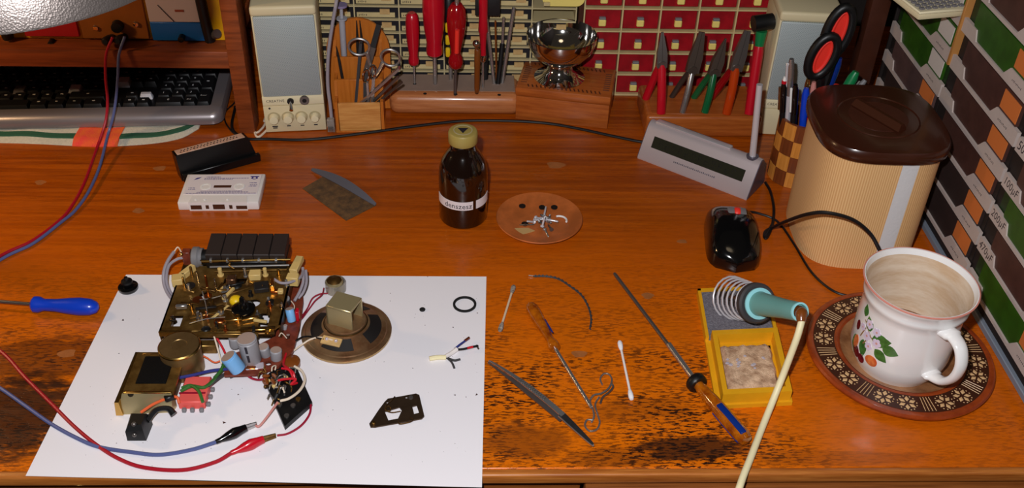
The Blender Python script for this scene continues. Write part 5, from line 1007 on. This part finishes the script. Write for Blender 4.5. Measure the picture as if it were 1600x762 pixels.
hp(MB(), [(32, 57.5), (43, 57.5), (43, 56), (41, 55.2), (42, 52), (37.5, 50), (33, 52), (34, 55.2), (32, 56)], [circ(2, 10, 37.5, 53.2)], 12.4, 12.6).build('printed_emblem', 'ink_blue', cs, ang=0)
A, B = P(285, 283), P(405, 250)
ang = math.degrees(math.atan2(B.y - A.y, B.x - A.x)); Lk = (B - A).length
cc_ = thing('cassette_case', 'black cassette case with pink paper spine behind the cassette', 'cassette case', tuple((A + B) / 2), ang)
TM = R(-9, 'X')                                              # leans back a little
KH = 36
MB().loft([[(-Lk / 2, 0, 0), (Lk / 2, 0, 0), (Lk / 2, 20, 0), (-Lk / 2, 20, 0)], [(-Lk / 2 - 1, 0, KH), (Lk / 2 - 9, 0, KH), (Lk / 2 - 9, 20, KH), (-Lk / 2 - 1, 20, KH)]], TM).build('shell', 'case_black', cc_, ang=20)
MB().rbox((-Lk / 2 + 1, -5, .6), (Lk / 2 + 1, 1, 12), .8, 1).build('pocket', 'case_black', cc_)
MB().rbox((-Lk / 2 + 2, 2.5, KH - .3), (Lk / 2 - 12, 18, KH + .7), .3, 1, TM).build('paper_spine', 'insert', cc_)
k_ = MB(); [k_.box((-Lk / 2 + 7 + 2.2 * k, 6 + (k % 2) * 5, KH + .6), (-Lk / 2 + 8.4 + 2.2 * k, 8.4 + (k % 2) * 5 + (k % 3) * .8, KH + .9), TM) for k in range(35)]; k_.build('printed_lines', 'ink', cc_, ang=0)
sa = [P(473, 295), P(512, 272), P(588, 321), P(541, 345)]
tag(MB().loft([[(v.x, v.y, z) for v in sa] for z in (.1, .9)]).build('sandpaper', 'sand_brown', ang=0), 'worn brown sandpaper sheet lying on the desk', 'sandpaper')
fl_ = []
for k in range(13):
    t = k / 12; c = P(487, 265, 2).lerp(P(587, 320, 2), t); w = 1.2 + 5.2 * math.sin(math.pi * t) ** .8; d = (P(587, 320, 2) - P(487, 265, 2)).normalized(); s_ = V(-d.y, d.x, 0); z = 2.2 + 7 * math.sin(math.pi * t)
    fl_.append([c + s_ * w + V(0, 0, z + 2 - 2), c - s_ * w + V(0, 0, z - 2), c - s_ * w + V(0, 0, z - 3), c + s_ * w + V(0, 0, z - 1)])
tag(MB().loft(fl_).build('sanding_strip', 'sand_grey'), 'dark grey leaf-shaped sanding strip arched over the sandpaper', 'sandpaper')

# ------------------------------------------------------------------ bottle and dish
BC = V(-12, 1036, 0)
bo = thing('bottle', 'dark brown glass bottle with beige cap and white label', 'bottle', tuple(BC))
MB().lathe([(0, 1.5), (26, 0), (29, 1.5), (30, 4), (30, 64), (29, 75), (25.5, 86), (19.5, 96), (15.5, 102), (15, 112), (0, 112)], 48).build('glass', 'bottle_glass', bo)
ct = MB().lathe([(0, 110), (17, 110), (17.6, 111), (17.6, 123), (16.4, 125), (14, 125.6), (0, 125.8)], 36).build('cap', 'bottle_cap', bo)
MB().prism([(-6, 5), (6, 5), (0, -6)], 125.6, 126.3, T(0, -1, 0)).build('cap_mark', 'ink', ct, ang=0); MB().ringprism(circ(11.5, 28), circ(10.2, 28), 125.5, 126.1).build('cap_ring', 'beige_dark', ct)
def curve_band(r_, a0, a1, z0, z1, th=.35, n_=24):
    return MB().loft([[(rr * math.cos(math.radians(a)), rr * math.sin(math.radians(a)), z) for rr, z in ((r_, z0), (r_ + th, z0), (r_ + th, z1), (r_, z1))] for a in [a0 + (a1 - a0) * k / n_ for k in range(n_ + 1)]])
curve_band(30, -168, -66, 30, 42).build('label', 'bottle_label', bo); curve_band(30, -58, -8, 30, 42).build('label', 'bottle_label', bo)
def wraptext(body, size, mat, parent, r_, adeg, z, name='lettering'):
    o = text(body, size, mat, parent, Matrix(), name)
    for v in o.data.vertices:
        x, y = v.co.x / S, v.co.y / S; a = math.radians(adeg) + x / r_; rr = r_ + .15 + (v.co.z > 0) * .1; v.co = (rr * math.cos(a) * S, rr * math.sin(a) * S, (z + y) * S)
    return o
wraptext('denszesz', 10, 'ink', bo, 30.3, -102, 35.5)
DC = V(83, 1022, 0)
di = thing('clay_dish', 'shallow round brown dish holding screws and washers', 'dish', tuple(DC))
MB().lathe([(0, 0), (34, 0), (36, .8), (52, 7), (54, 8.6), (53.4, 10), (51, 9.4), (35, 3.6), (30, 3), (0, 2.6)], 56).build('body', 'dish_clay', di)
def onDish(px, py, z=4): return P(px, py, z)
for k, ((px, py), lab) in enumerate((((816, 322), 'black washer at the far left of the dish'), ((847, 324), 'black washer in the middle of the far side of the dish'), ((866, 324), 'black washer at the far right of the dish'), ((820, 348), 'black washer near the paper scrap in the dish'))):
    q = onDish(px, py, 5.5); tag(MB().ringprism(circ(4.2, 18), circ(1.2, 18), 0, 1.4, T(q.x, q.y, 5.2 if k < 3 else 3.2)).build('washer', 'washer'), lab, 'washer', 'black washers in the dish')
q = onDish(818, 360, 3); tag(MB().prism([(q.x - 13, q.y + 4), (q.x - 2, q.y - 9), (q.x + 14, q.y - 1), (q.x + 6, q.y + 5)], 3.0, 3.7).build('paper_scrap', 'card'), 'small brown card scrap lying in the dish', 'scrap')
q = onDish(874, 345, 5); tag(MB().tube([(q.x + 9 * math.cos(a), q.y + 9 * math.sin(a), 6) for a in [math.radians(-20 + 12 * k) for k in range(12)]], 1.3, 8).build('circlip', 'plain_white'), 'white curved clip at the right side of the dish', 'clip')
rn = random.Random(5)
scr_m = None
for k in range(14):
    px, py = rn.uniform(833, 862), rn.uniform(342, 365); q = onDish(px, py, 4); a = rn.uniform(0, 360); tl = rn.uniform(62, 100)
    if k in (11, 12): tl = rn.uniform(10, 30)
    L = rn.uniform(10, 17)
    m = MB().lathe([(0, 0), (2.6, 0), (2.6, 1), (1.6, 1.8), (1.3, 2), (1.2, L - 1.5), (0, L)], 10, T(q.x, q.y, 5.2 + (k % 4) * 1.1) @ R(a, 'Z') @ R(tl, 'Y'))
    tag(m.build('screw', ('steel', 'wire_bright', 'steel_dark', 'wire_bright')[k % 4]), 'small metal screw in the pile on the brown dish', 'screw', 'screws piled in the dish')
q = onDish(823, 352, 4); tag(MB().cyl((q.x - 9, q.y - .5, 5), (q.x + 9, q.y + .5, 5), 1.0, 10).build('pin', 'chrome'), 'straight bright steel pin beside the screw pile in the dish', 'pin')

# ------------------------------------------------------------------ tools on the desk in front
def swab(label, a, b, st, c0, c1):
    p0, p1 = P(*a, 2.8), P(*b, 2.8); t = thing('cotton_swab', label, 'cotton swab', (p0.x, p0.y, 0), 0, 'cotton swabs'); d = (p1 - p0).normalized(); L = (p1 - p0).length
    MB().cyl(p0 + d * 6, p1 - d * 6, 1.35, 10).build('stick', st, t, True)
    for M, mt in ((along(p0, p1), c0), (along(p1, p0), c1)): MB().lathe([(0, 0), (2, .6), (2.8, 3), (2.7, 8), (2, 12), (1.4, 14), (0, 14)], 14, M).build('cotton_tip', mt, t, True)
swab('used cotton swab with dirty tips beside the paper', (803, 446), (781, 517), 'swab_stick_dirty', 'cotton_dirty', 'cotton_dirty')
swab('clean white cotton swab lying between the two screwdrivers', (968, 533), (987, 624), 'swab_stick', 'cotton', 'cotton')
tw_ = thing('twisted_wire', 'thin dark twisted wire curved on the desk right of the dish', 'wire', tuple(P(880, 445)))
tp_ = [P(x, y, 1.6) for x, y in ((834, 431), (852, 431), (872, 435), (890, 446), (908, 460), (919, 478), (924, 497), (922, 514))]
sp_ = smooth(tp_, 14)
for ph_ in (0, math.pi): MB().tube([p + V(.7 * math.cos(k * .7 + ph_), .7 * math.sin(k * .7 + ph_), .5 * math.sin(k * .7 + ph_)) for k, p in enumerate(sp_)], .8, 6).build('strand', 'dark_grey', tw_, True)
MB().tube([P(826, 430, 1.6), P(836, 431, 1.6)], .7, 6).build('bare_end', 'steel', tw_, True)
od = lying_driver('screwdriver', 'short amber-handled screwdriver lying beside the tweezers', 'screwdriver', (924, 636), (868, 545), (828, 476), [(5, 0), (6.4, .04), (6.4, .1), (4.4, .2), (5.6, .45), (7.6, .75), (7.6, .9), (5.5, .98)], 'amber_clear', 2, 7.6)
M = along(P(868, 545, 7.6), P(828, 476, 7.6)); MB().rbox((5.4, -2, 22), (7.2, 2, 44), .8, 1, M @ R(150, 'Z')).build('blue_inlay', 'blue_clear', od, True)
ld_ = lying_driver('screwdriver', 'long steel screwdriver with blue and amber handle and black collar', 'screwdriver', (960, 427), (1092, 602), (1168, 690), [(5.5, 0), (6.5, .1), (7.5, .3), (8.2, .6), (8.2, .9), (6, .98)], 'amber_clear', 2.1, 9.5, 'steel_dark')
a, b = P(1092, 602, 9.5), P(1168, 690, 9.5); M = along(a, b); L = (b - a).length
MB().lathe([(3, -9), (9.5, -9), (10.8, -7), (10.8, -2), (9.5, 0), (5, 0)], 26, M).build('collar', 'black', ld_, True)
for k in range(3): MB().rbox((4.6, -3.6, L * .42), (8.5, 3.6, L * .93), 1.6, 2, M @ R(120 * k + 100, 'Z')).build('blue_flute', 'blue_clear', ld_, True)
s0, s1 = P(1045, 538, 9.5), P(1083, 590, 9.5); MB().cyl(s0, s1, 3.2, 14).build('shaft_sleeve', 'steel', ld_, True)
tz = thing('tweezers', 'long steel tweezers with ribbed grip lying at the paper edge', 'tweezers', tuple(P(845, 632)))
t0, t1 = P(764, 566, 3), P(928, 698, 3); dn = (t1 - t0).normalized(); sd = V(-dn.y, dn.x, 0); LT = (t1 - t0).length
def arm(lo, hi, wf, zf, th, mt, nm, par, side=0):
    rg = []
    for k in range(21):
        t = lo + (hi - lo) * k / 20; c = t0 + dn * (LT * t) + sd * side; w = wf(t) / 2; z = zf(t)
        rg.append([c + sd * w + V(0, 0, z + .5), c - sd * w + V(0, 0, z), c - sd * w + V(0, 0, z - th), c + sd * w + V(0, 0, z - th + .5)])
    return MB().loft(rg).build(nm, mt, par, True)
zu = lambda t: 3 + 8.5 * math.sin(math.pi * t) ** .8; zl = lambda t: 1.4 + 3.2 * math.sin(math.pi * t) ** .8
wt = lambda t: .8 + 4.6 * min(1, t / .4)
ua = arm(0, .72, wt, zu, 1.4, 'steel', 'upper_arm', tz); arm(0, .72, wt, zl, 1.2, 'steel_dark', 'lower_arm', tz, -1.5)
arm(.7, .99, lambda t: 1 + 5.5 * max(0, (1 - t) / .3) ** .5, lambda t: 2.6 + 7.2 * max(0, (1 - t) / .3) ** .9, 2.2, 'black_soft', 'joined_end', tz)
arm(.7, 1, lambda t: 1 + 6.4 * max(0, (1 - t) / .3) ** .5, lambda t: 1.9 + 7 * max(0, (1 - t) / .3) ** .9, 1.2, 'steel', 'end_edge', tz, -.4)
for k in range(14):
    t = .3 + k * .019; c = t0 + dn * (LT * t); MB().rbox((-2.2, -.35, -.3), (2.2, .35, .35), .15, 1, T(*(c + V(0, 0, zu(t) + .3))) @ R(math.degrees(math.atan2(sd.y, sd.x)), 'Z')).build('grip_rib', 'steel_dark', ua, True)
hk_ = thing('wire_hook', 'bent steel wire hook with a loop at each end', 'hook', tuple(P(935, 630)))
MB().tube(smooth([P(x, y, z) for x, y, z in ((941, 601, 2), (938, 592, 2), (943, 584, 3), (952, 585, 3), (956, 594, 4), (951, 606, 4), (940, 614, 4), (928, 617, 4), (922, 626, 3), (926, 638, 3), (928, 650, 3), (924, 660, 2))], 7), 1.0, 8).build('hook_wire', 'steel', hk_, True)
MB().tube(smooth([P(x, y, z) for x, y, z in ((936, 620, 2), (930, 632, 2), (934, 648, 2), (937, 660, 2), (932, 671, 2), (921, 673, 2), (914, 665, 2), (917, 656, 3), (926, 656, 3))], 7), 1.0, 8).build('hook_wire', 'steel', hk_, True)
MB().tube(smooth([P(x, y, z) for x, y, z in ((955, 598, 5), (958, 604, 4), (952, 612, 4), (942, 620, 3), (938, 630, 2))], 7), 1.1, 8).build('hook_wire', 'steel_dark', hk_, True)

# ------------------------------------------------------------------ soldering stand and iron
c4 = [P(1088, 461), P(1196, 456), P(1237, 633), P(1118, 639)]
st = thing('soldering_stand', 'yellow soldering stand with grey pad, sponge tray and wire coil', 'soldering stand', tuple((c4[0] + c4[2]) / 2))
def quad(u0, u1, v0, v1): return [tuple((c4[0].lerp(c4[1], u)).lerp(c4[3].lerp(c4[2], u), v)[:2]) for u, v in ((u0, v0), (u0, v1), (u1, v1), (u1, v0))]
def qprism(q_, z0, z1): return MB().prism(q_, z0, z1)
o = qprism(quad(0, 1, 0, 1), 0, 5).build('base', 'yellow_stand', st, True, ang=20)
for u0, u1, v0, v1 in ((0, .045, 0, .46), (.955, 1, 0, .46), (0, 1, 0, .02)): qprism(quad(u0, u1, v0, v1), 4.8, 10).build('base_rim', 'yellow_stand', st, True, ang=20)
qprism(quad(.05, .95, .025, .46), 5, 8).build('heat_pad', 'sponge_grey', st, True, ang=20)
op = [(quad(.06, .98, .44, .99), 5), (quad(.07, .97, .445, .985), 17), ]
ou, inn = quad(.07, .97, .45, .985), quad(.135, .90, .49, .945)
tb_ = MB(); tb_.ringprism(ou, inn, 5, 18); tb_.build('sponge_tray', 'yellow_stand', st, True, ang=20)
gx = MB(); NN = 14; rn = random.Random(2)
qs = [V(*p, 0) for p in quad(.17, .87, .53, .92)]
top = [[None] * (NN + 1) for _ in range(NN + 1)]
vs_ = []; fs = []
for i in range(NN + 1):
    for j in range(NN + 1):
        u, v = i / NN, j / NN; p_ = qs[0].lerp(qs[3], u).lerp(qs[1].lerp(qs[2], u), v); e = (i in (0, NN) or j in (0, NN))
        vs_.append((p_.x + rn.uniform(-.8, .8), p_.y + rn.uniform(-.8, .8), 5 if e else 11.5 + rn.uniform(-1, 1.2)))
for i in range(NN):
    for j in range(NN): k = i * (NN + 1) + j; fs.append((k, k + 1, k + NN + 2, k + NN + 1))
gx.add(vs_, fs).build('sponge', 'sponge_tan', st, True, ang=60)
for k in range(16):
    p_ = P(rn.choice([1140, 1150, 1160, 1175, 1195]) + rn.uniform(-6, 6), rn.uniform(555, 576), 12); MB().ball((p_.x, p_.y, 12.6), rn.uniform(1, 2), 8, (1.3, 1, .8)).build('solder_bead', 'solder', st, True)
A, C_ = P(1146, 466, 21), P(1250, 487, 92); dx = (C_ - A).normalized(); LL = (C_ - A).length; M = along(A, C_)
cp = []
turns = 6
for k in range(turns * 20 + 1): t = k / (turns * 20); a = 2 * math.pi * turns * t; r_ = 24.5 - 5.5 * t; cp.append(M @ V(r_ * math.cos(a), r_ * math.sin(a), -6 + t * (LL * .34 + 6)))
MB().tube(cp, 1.15, 8).build('wire_coil', 'wire_bright', st, True)
MB().lathe([(15.5, LL * .34 - 2), (21, LL * .34 - 2), (22, LL * .34), (22, LL * .34 + 6), (20, LL * .34 + 8), (15.5, LL * .34 + 7)], 32, M).build('coil_collar', 'dark_grey', st, True)
MB().tube([cp[0], V(cp[0].x, cp[0].y, 8)], 1.4, 8).build('coil_foot', 'steel', st, True); MB().tube([M @ V(0, -20, LL * .34), P(1180, 505, 8)], 2.2, 8).build('coil_bracket', 'dark_grey', st, True)
ir = thing('soldering_iron', 'teal-handled soldering iron with thick cream cord resting in the coil', 'soldering iron', tuple(A))
s_ = LL * .34
MB().lathe([(0, s_ + 5), (15.3, s_ + 5), (16.5, s_ + 8), (16.5, s_ + 10), (13.5, s_ + 11), (12.6, s_ + 14), (10, LL * .8), (9.6, LL - 2), (9.2, LL), (8, LL), (7.6, LL - 4), (0, LL - 4)], 32, M).build('handle', 'teal', ir, True)
MB().lathe([(15.2, s_ + 8.5), (17, s_ + 9), (17, s_ + 10.8), (13, s_ + 11.6)], 32, M).build('guard_ring', 'teal_light', ir, True)
MB().lathe([(7.8, LL - 1), (9.7, LL - 1.5), (9.7, LL + .6), (7.8, LL + .8)], 28, M).build('end_ring', 'teal_light', ir, True)
MB().cyl(A - dx * 6, A + dx * (s_ + 6), 3.2, 14).build('barrel', 'steel_dark', ir, True)
e0 = A + dx * (LL - 8); MB().tube(smooth([e0, e0 + dx * 9, P(1252, 492, 94), P(1252, 503, 90)], 5), [6] * 10 + [5.6, 5.4, 5.2, 5, 4.6, 4.6], 14).build('strain_relief', 'brown_tool', ir, True)
MB().tube(smooth([P(*p) for p in ((1253, 500, 92), (1246, 525, 78), (1234, 558, 54), (1221, 592, 30), (1206, 630, 12), (1190, 670, 5), (1174, 712, 4.6), (1162, 742, 4.6))] + [P(1153, 768, 2), P(1143, 795, -8), V(P(1120, 860, 0).x, DY - 60, -60), V(P(1120, 860, 0).x - 10, DY - 70, -300)], 8), 3.5, 12).build('cord', 'cream_cord', ir, True)

# ------------------------------------------------------------------ saucer and cup
SCN = V(458, 782, 0)
sa_ = thing('saucer', 'brown wooden saucer with carved flower border under the cup', 'saucer', tuple(SCN))
MB().lathe([(0, 0), (70, 0), (92, 2), (97, 5), (98, 8), (96.5, 10.5), (92, 11), (91, 10.4), (68, 9.6), (66, 10.2), (63, 9), (56, 5.4), (0, 4.6)], 80).build('body', 'saucer_brown', sa_)
MB().lathe([(0, 4.7), (56, 5.5), (62, 8.6), (62.4, 9.2), (55, 6.4), (0, 5.6)], 64).build('well', 'saucer_well', sa_)
MB().ringprism(circ(90.5, 80), circ(68.5, 80), 9.7, 10.6).build('border_ground', 'saucer_dark', sa_)
pt = MB(); NS = 8
def petal(cx, cy, a, L, w, z=10.4):
    pt.add([(cx + x * math.cos(a) - y * math.sin(a), cy + x * math.sin(a) + y * math.cos(a), z + dz) for x, y, dz in ((.6, 0, 0), (L * .5, w, 0), (L, 0, 0), (L * .5, -w, 0), (L * .5, 0, .7))], [(0, 1, 4), (1, 2, 4), (2, 3, 4), (3, 0, 4)])
for s_ in range(NS):
    base = 2 * math.pi * s_ / NS + .12
    for f in range(2):
        a = base + (f + .5) * .29; cx, cy = 79.5 * math.cos(a), 79.5 * math.sin(a)
        for k in range(6): petal(cx, cy, a + k * math.pi / 3, 11.4, 3.3)
        for k in range(6): petal(cx + 9.5 * math.cos(a + (k + .5) * math.pi / 3), cy + 9.5 * math.sin(a + (k + .5) * math.pi / 3), a + (k + .5) * math.pi / 3 + math.pi / 2, 3.4, 1.2); petal(cx + 9.5 * math.cos(a + (k + .5) * math.pi / 3), cy + 9.5 * math.sin(a + (k + .5) * math.pi / 3), a + (k + .5) * math.pi / 3 - math.pi / 2, 3.4, 1.2)
    for k in range(4):
        a = base + .6 + .03 + k * .042
        pt.add([(r_ * math.cos(a + da), r_ * math.sin(a + da), 10.4 + dz) for r_, da, dz in ((70, -.008, 0), (89, -.007, 0), (89, .007, 0), (70, .008, 0), (70, 0, .6), (89, 0, .6))], [(0, 1, 5, 4), (4, 5, 2, 3)])
o = pt.build('carved_pattern', 'saucer_cream', sa_, ang=0); o['kind'] = 'stuff'
CC = V(449, 771, 5.7)
cu = thing('cup', 'large white ceramic cup with fruit print and pink rim', 'cup', tuple(CC))
body = [(0, 1), (36, 0), (41, 0), (42.5, 2), (44, 5), (49, 12), (51.5, 22), (51.5, 50), (51, 66), (51.8, 73), (53.5, 75), (53.5, 78), (53, 80), (55, 86), (57.5, 89.5)]
inner = [(57.4, 91), (55.6, 91), (53.2, 86), (51, 78), (48.8, 66), (48.8, 22), (46, 12), (38, 7), (0, 6)]
body = [(r_ * .975, z * 1.2) for r_, z in body]; inner = [(r_ * .975, z * 1.2) for r_, z in inner]
MB().lathe(body + inner[:3], 72).build('outer_wall', 'mug', cu, ang=50)
MB().lathe(inner[2:], 72).build('inner_wall', 'mug_stain', cu, ang=50)
MB().lathe([(57.3 * .975, 89.6 * 1.2), (58 * .975, 90 * 1.2), (58 * .975, 90.9 * 1.2), (57.2 * .975, 91.4 * 1.2), (56.6 * .975, 91.2 * 1.2)], 72).build('rim_line', 'mug_rim', cu)
MB().lathe([(0, 34), (47.2, 34)], 64).build('coffee', 'coffee', cu)
HA = -72
hpts = smooth([(48, 0, 84), (60, 0, 86), (72, 0, 81), (79, 0, 66), (77, 0, 48), (68, 0, 34), (57, 0, 28), (48, 0, 27)], 6)
hr = []
for i, p_ in enumerate(hpts):
    t = hpts[min(i + 1, len(hpts) - 1)] - hpts[max(i - 1, 0)]; t.normalize(); nn_ = V(-t.z, 0, t.x); f = i / (len(hpts) - 1); w = 8.5 - 1.5 * math.sin(math.pi * f) + (2.5 if f < .12 or f > .9 else 0); th = 4.2 + (1 if f < .12 or f > .92 else 0)
    hr.append([p_ + nn_ * (th * math.sin(a)) + V(0, w * math.cos(a), 0) for a in [2 * math.pi * k / 16 for k in range(16)]])
MB().loft(hr, R(HA, 'Z')).build('handle', 'mug', cu, ang=60)
def cup_r(z):
    for (r0, z0), (r1, z1) in zip(body[2:], body[3:]):
        if z0 <= z <= z1: return r0 + (r1 - r0) * (z - z0) / max(1e-6, z1 - z0)
    return 51.5
DA = 201
def decal(poly, nm, mt, lift=.25):
    c = (sum(p[0] for p in poly) / len(poly), sum(p[1] for p in poly) / len(poly)); n_ = len(poly); vs_ = []; fs = []
    for f, l in ((0, lift), (.5, lift), (1, lift), (1, -.2)):
        for x, y in poly:
            u, v = c[0] + (x - c[0]) * f, c[1] + (y - c[1]) * f; u *= 1.12; v = 69 + (v - 60) * 1.22; a = math.radians(DA) + u / 51.5; r_ = cup_r(v) + l; vs_.append((r_ * math.cos(a), r_ * math.sin(a), v))
    for i in range(3):
        for k in range(n_): fs.append((i * n_ + k, i * n_ + (k + 1) % n_, (i + 1) * n_ + (k + 1) % n_, (i + 1) * n_ + k))
    return MB().add(vs_, fs).build(nm, mt, cu, ang=70)
def leafp(x, y, a, L, w):
    o = []
    for k in range(9): t = k / 8; o.append((L * t, w * math.sin(math.pi * t ** .8)))
    for k in range(7, 0, -1): t = k / 8; o.append((L * t, -w * math.sin(math.pi * t ** .8)))
    return [(x + p * math.cos(math.radians(a)) - q * math.sin(math.radians(a)), y + p * math.sin(math.radians(a)) + q * math.cos(math.radians(a))) for p, q in o]
for x, y, a, L, w in ((2, 52, 120, 14, 5), (6, 47, 20, 20, 6.5), (-3, 40, -75, 18, 5), (12, 40, -30, 16, 5), (18, 46, -8, 16, 5.5), (-16, 36, -80, 20, 4.5), (-10, 60, 100, 12, 4)): decal(leafp(x, y, a, L, w), 'leaf_print', 'leaf_print', .22)
for p0, p1 in (((-8, 58), (4, 48)), ((4, 48), (14, 44)), ((4, 48), (-2, 36)), ((-4, 52), (-8, 40))):
    d = V(p1[0] - p0[0], p1[1] - p0[1], 0).normalized(); decal([(p0[0] - d.y * .6, p0[1] + d.x * .6), (p1[0] - d.y * .6, p1[1] + d.x * .6), (p1[0] + d.y * .6, p1[1] - d.x * .6), (p0[0] + d.y * .6, p0[1] - d.x * .6)], 'twig_print', 'stem_print', .3)
for x, y, r_ in ((-1, 58, 5), (9, 56, 4.6), (0, 46, 5), (12, 46, 5), (5, 38, 4.6), (-8, 50, 4)):
    for k in range(5): decal(circ(r_ * .42, 8, x + r_ * .55 * math.cos(k * 1.257), y + r_ * .55 * math.sin(k * 1.257)), 'blossom_print', 'blossom_print', .36)
    decal(circ(r_ * .25, 8, x, y), 'blossom_heart', 'blossom_heart', .45)
for x, y, rx, ry, mt in ((-12, 31, 4, 6.5, 'peach_print'), (12, 26, 6.5, 5.5, 'peach_print'), (-8, 22, 5, 6, 'cherry_print'), (0, 20, 4.6, 5, 'cherry_print'), (-16, 46, 3.4, 5, 'cherry_print')): decal(circ(rx, 20, x, y, ry), 'fruit_print', mt, .4)
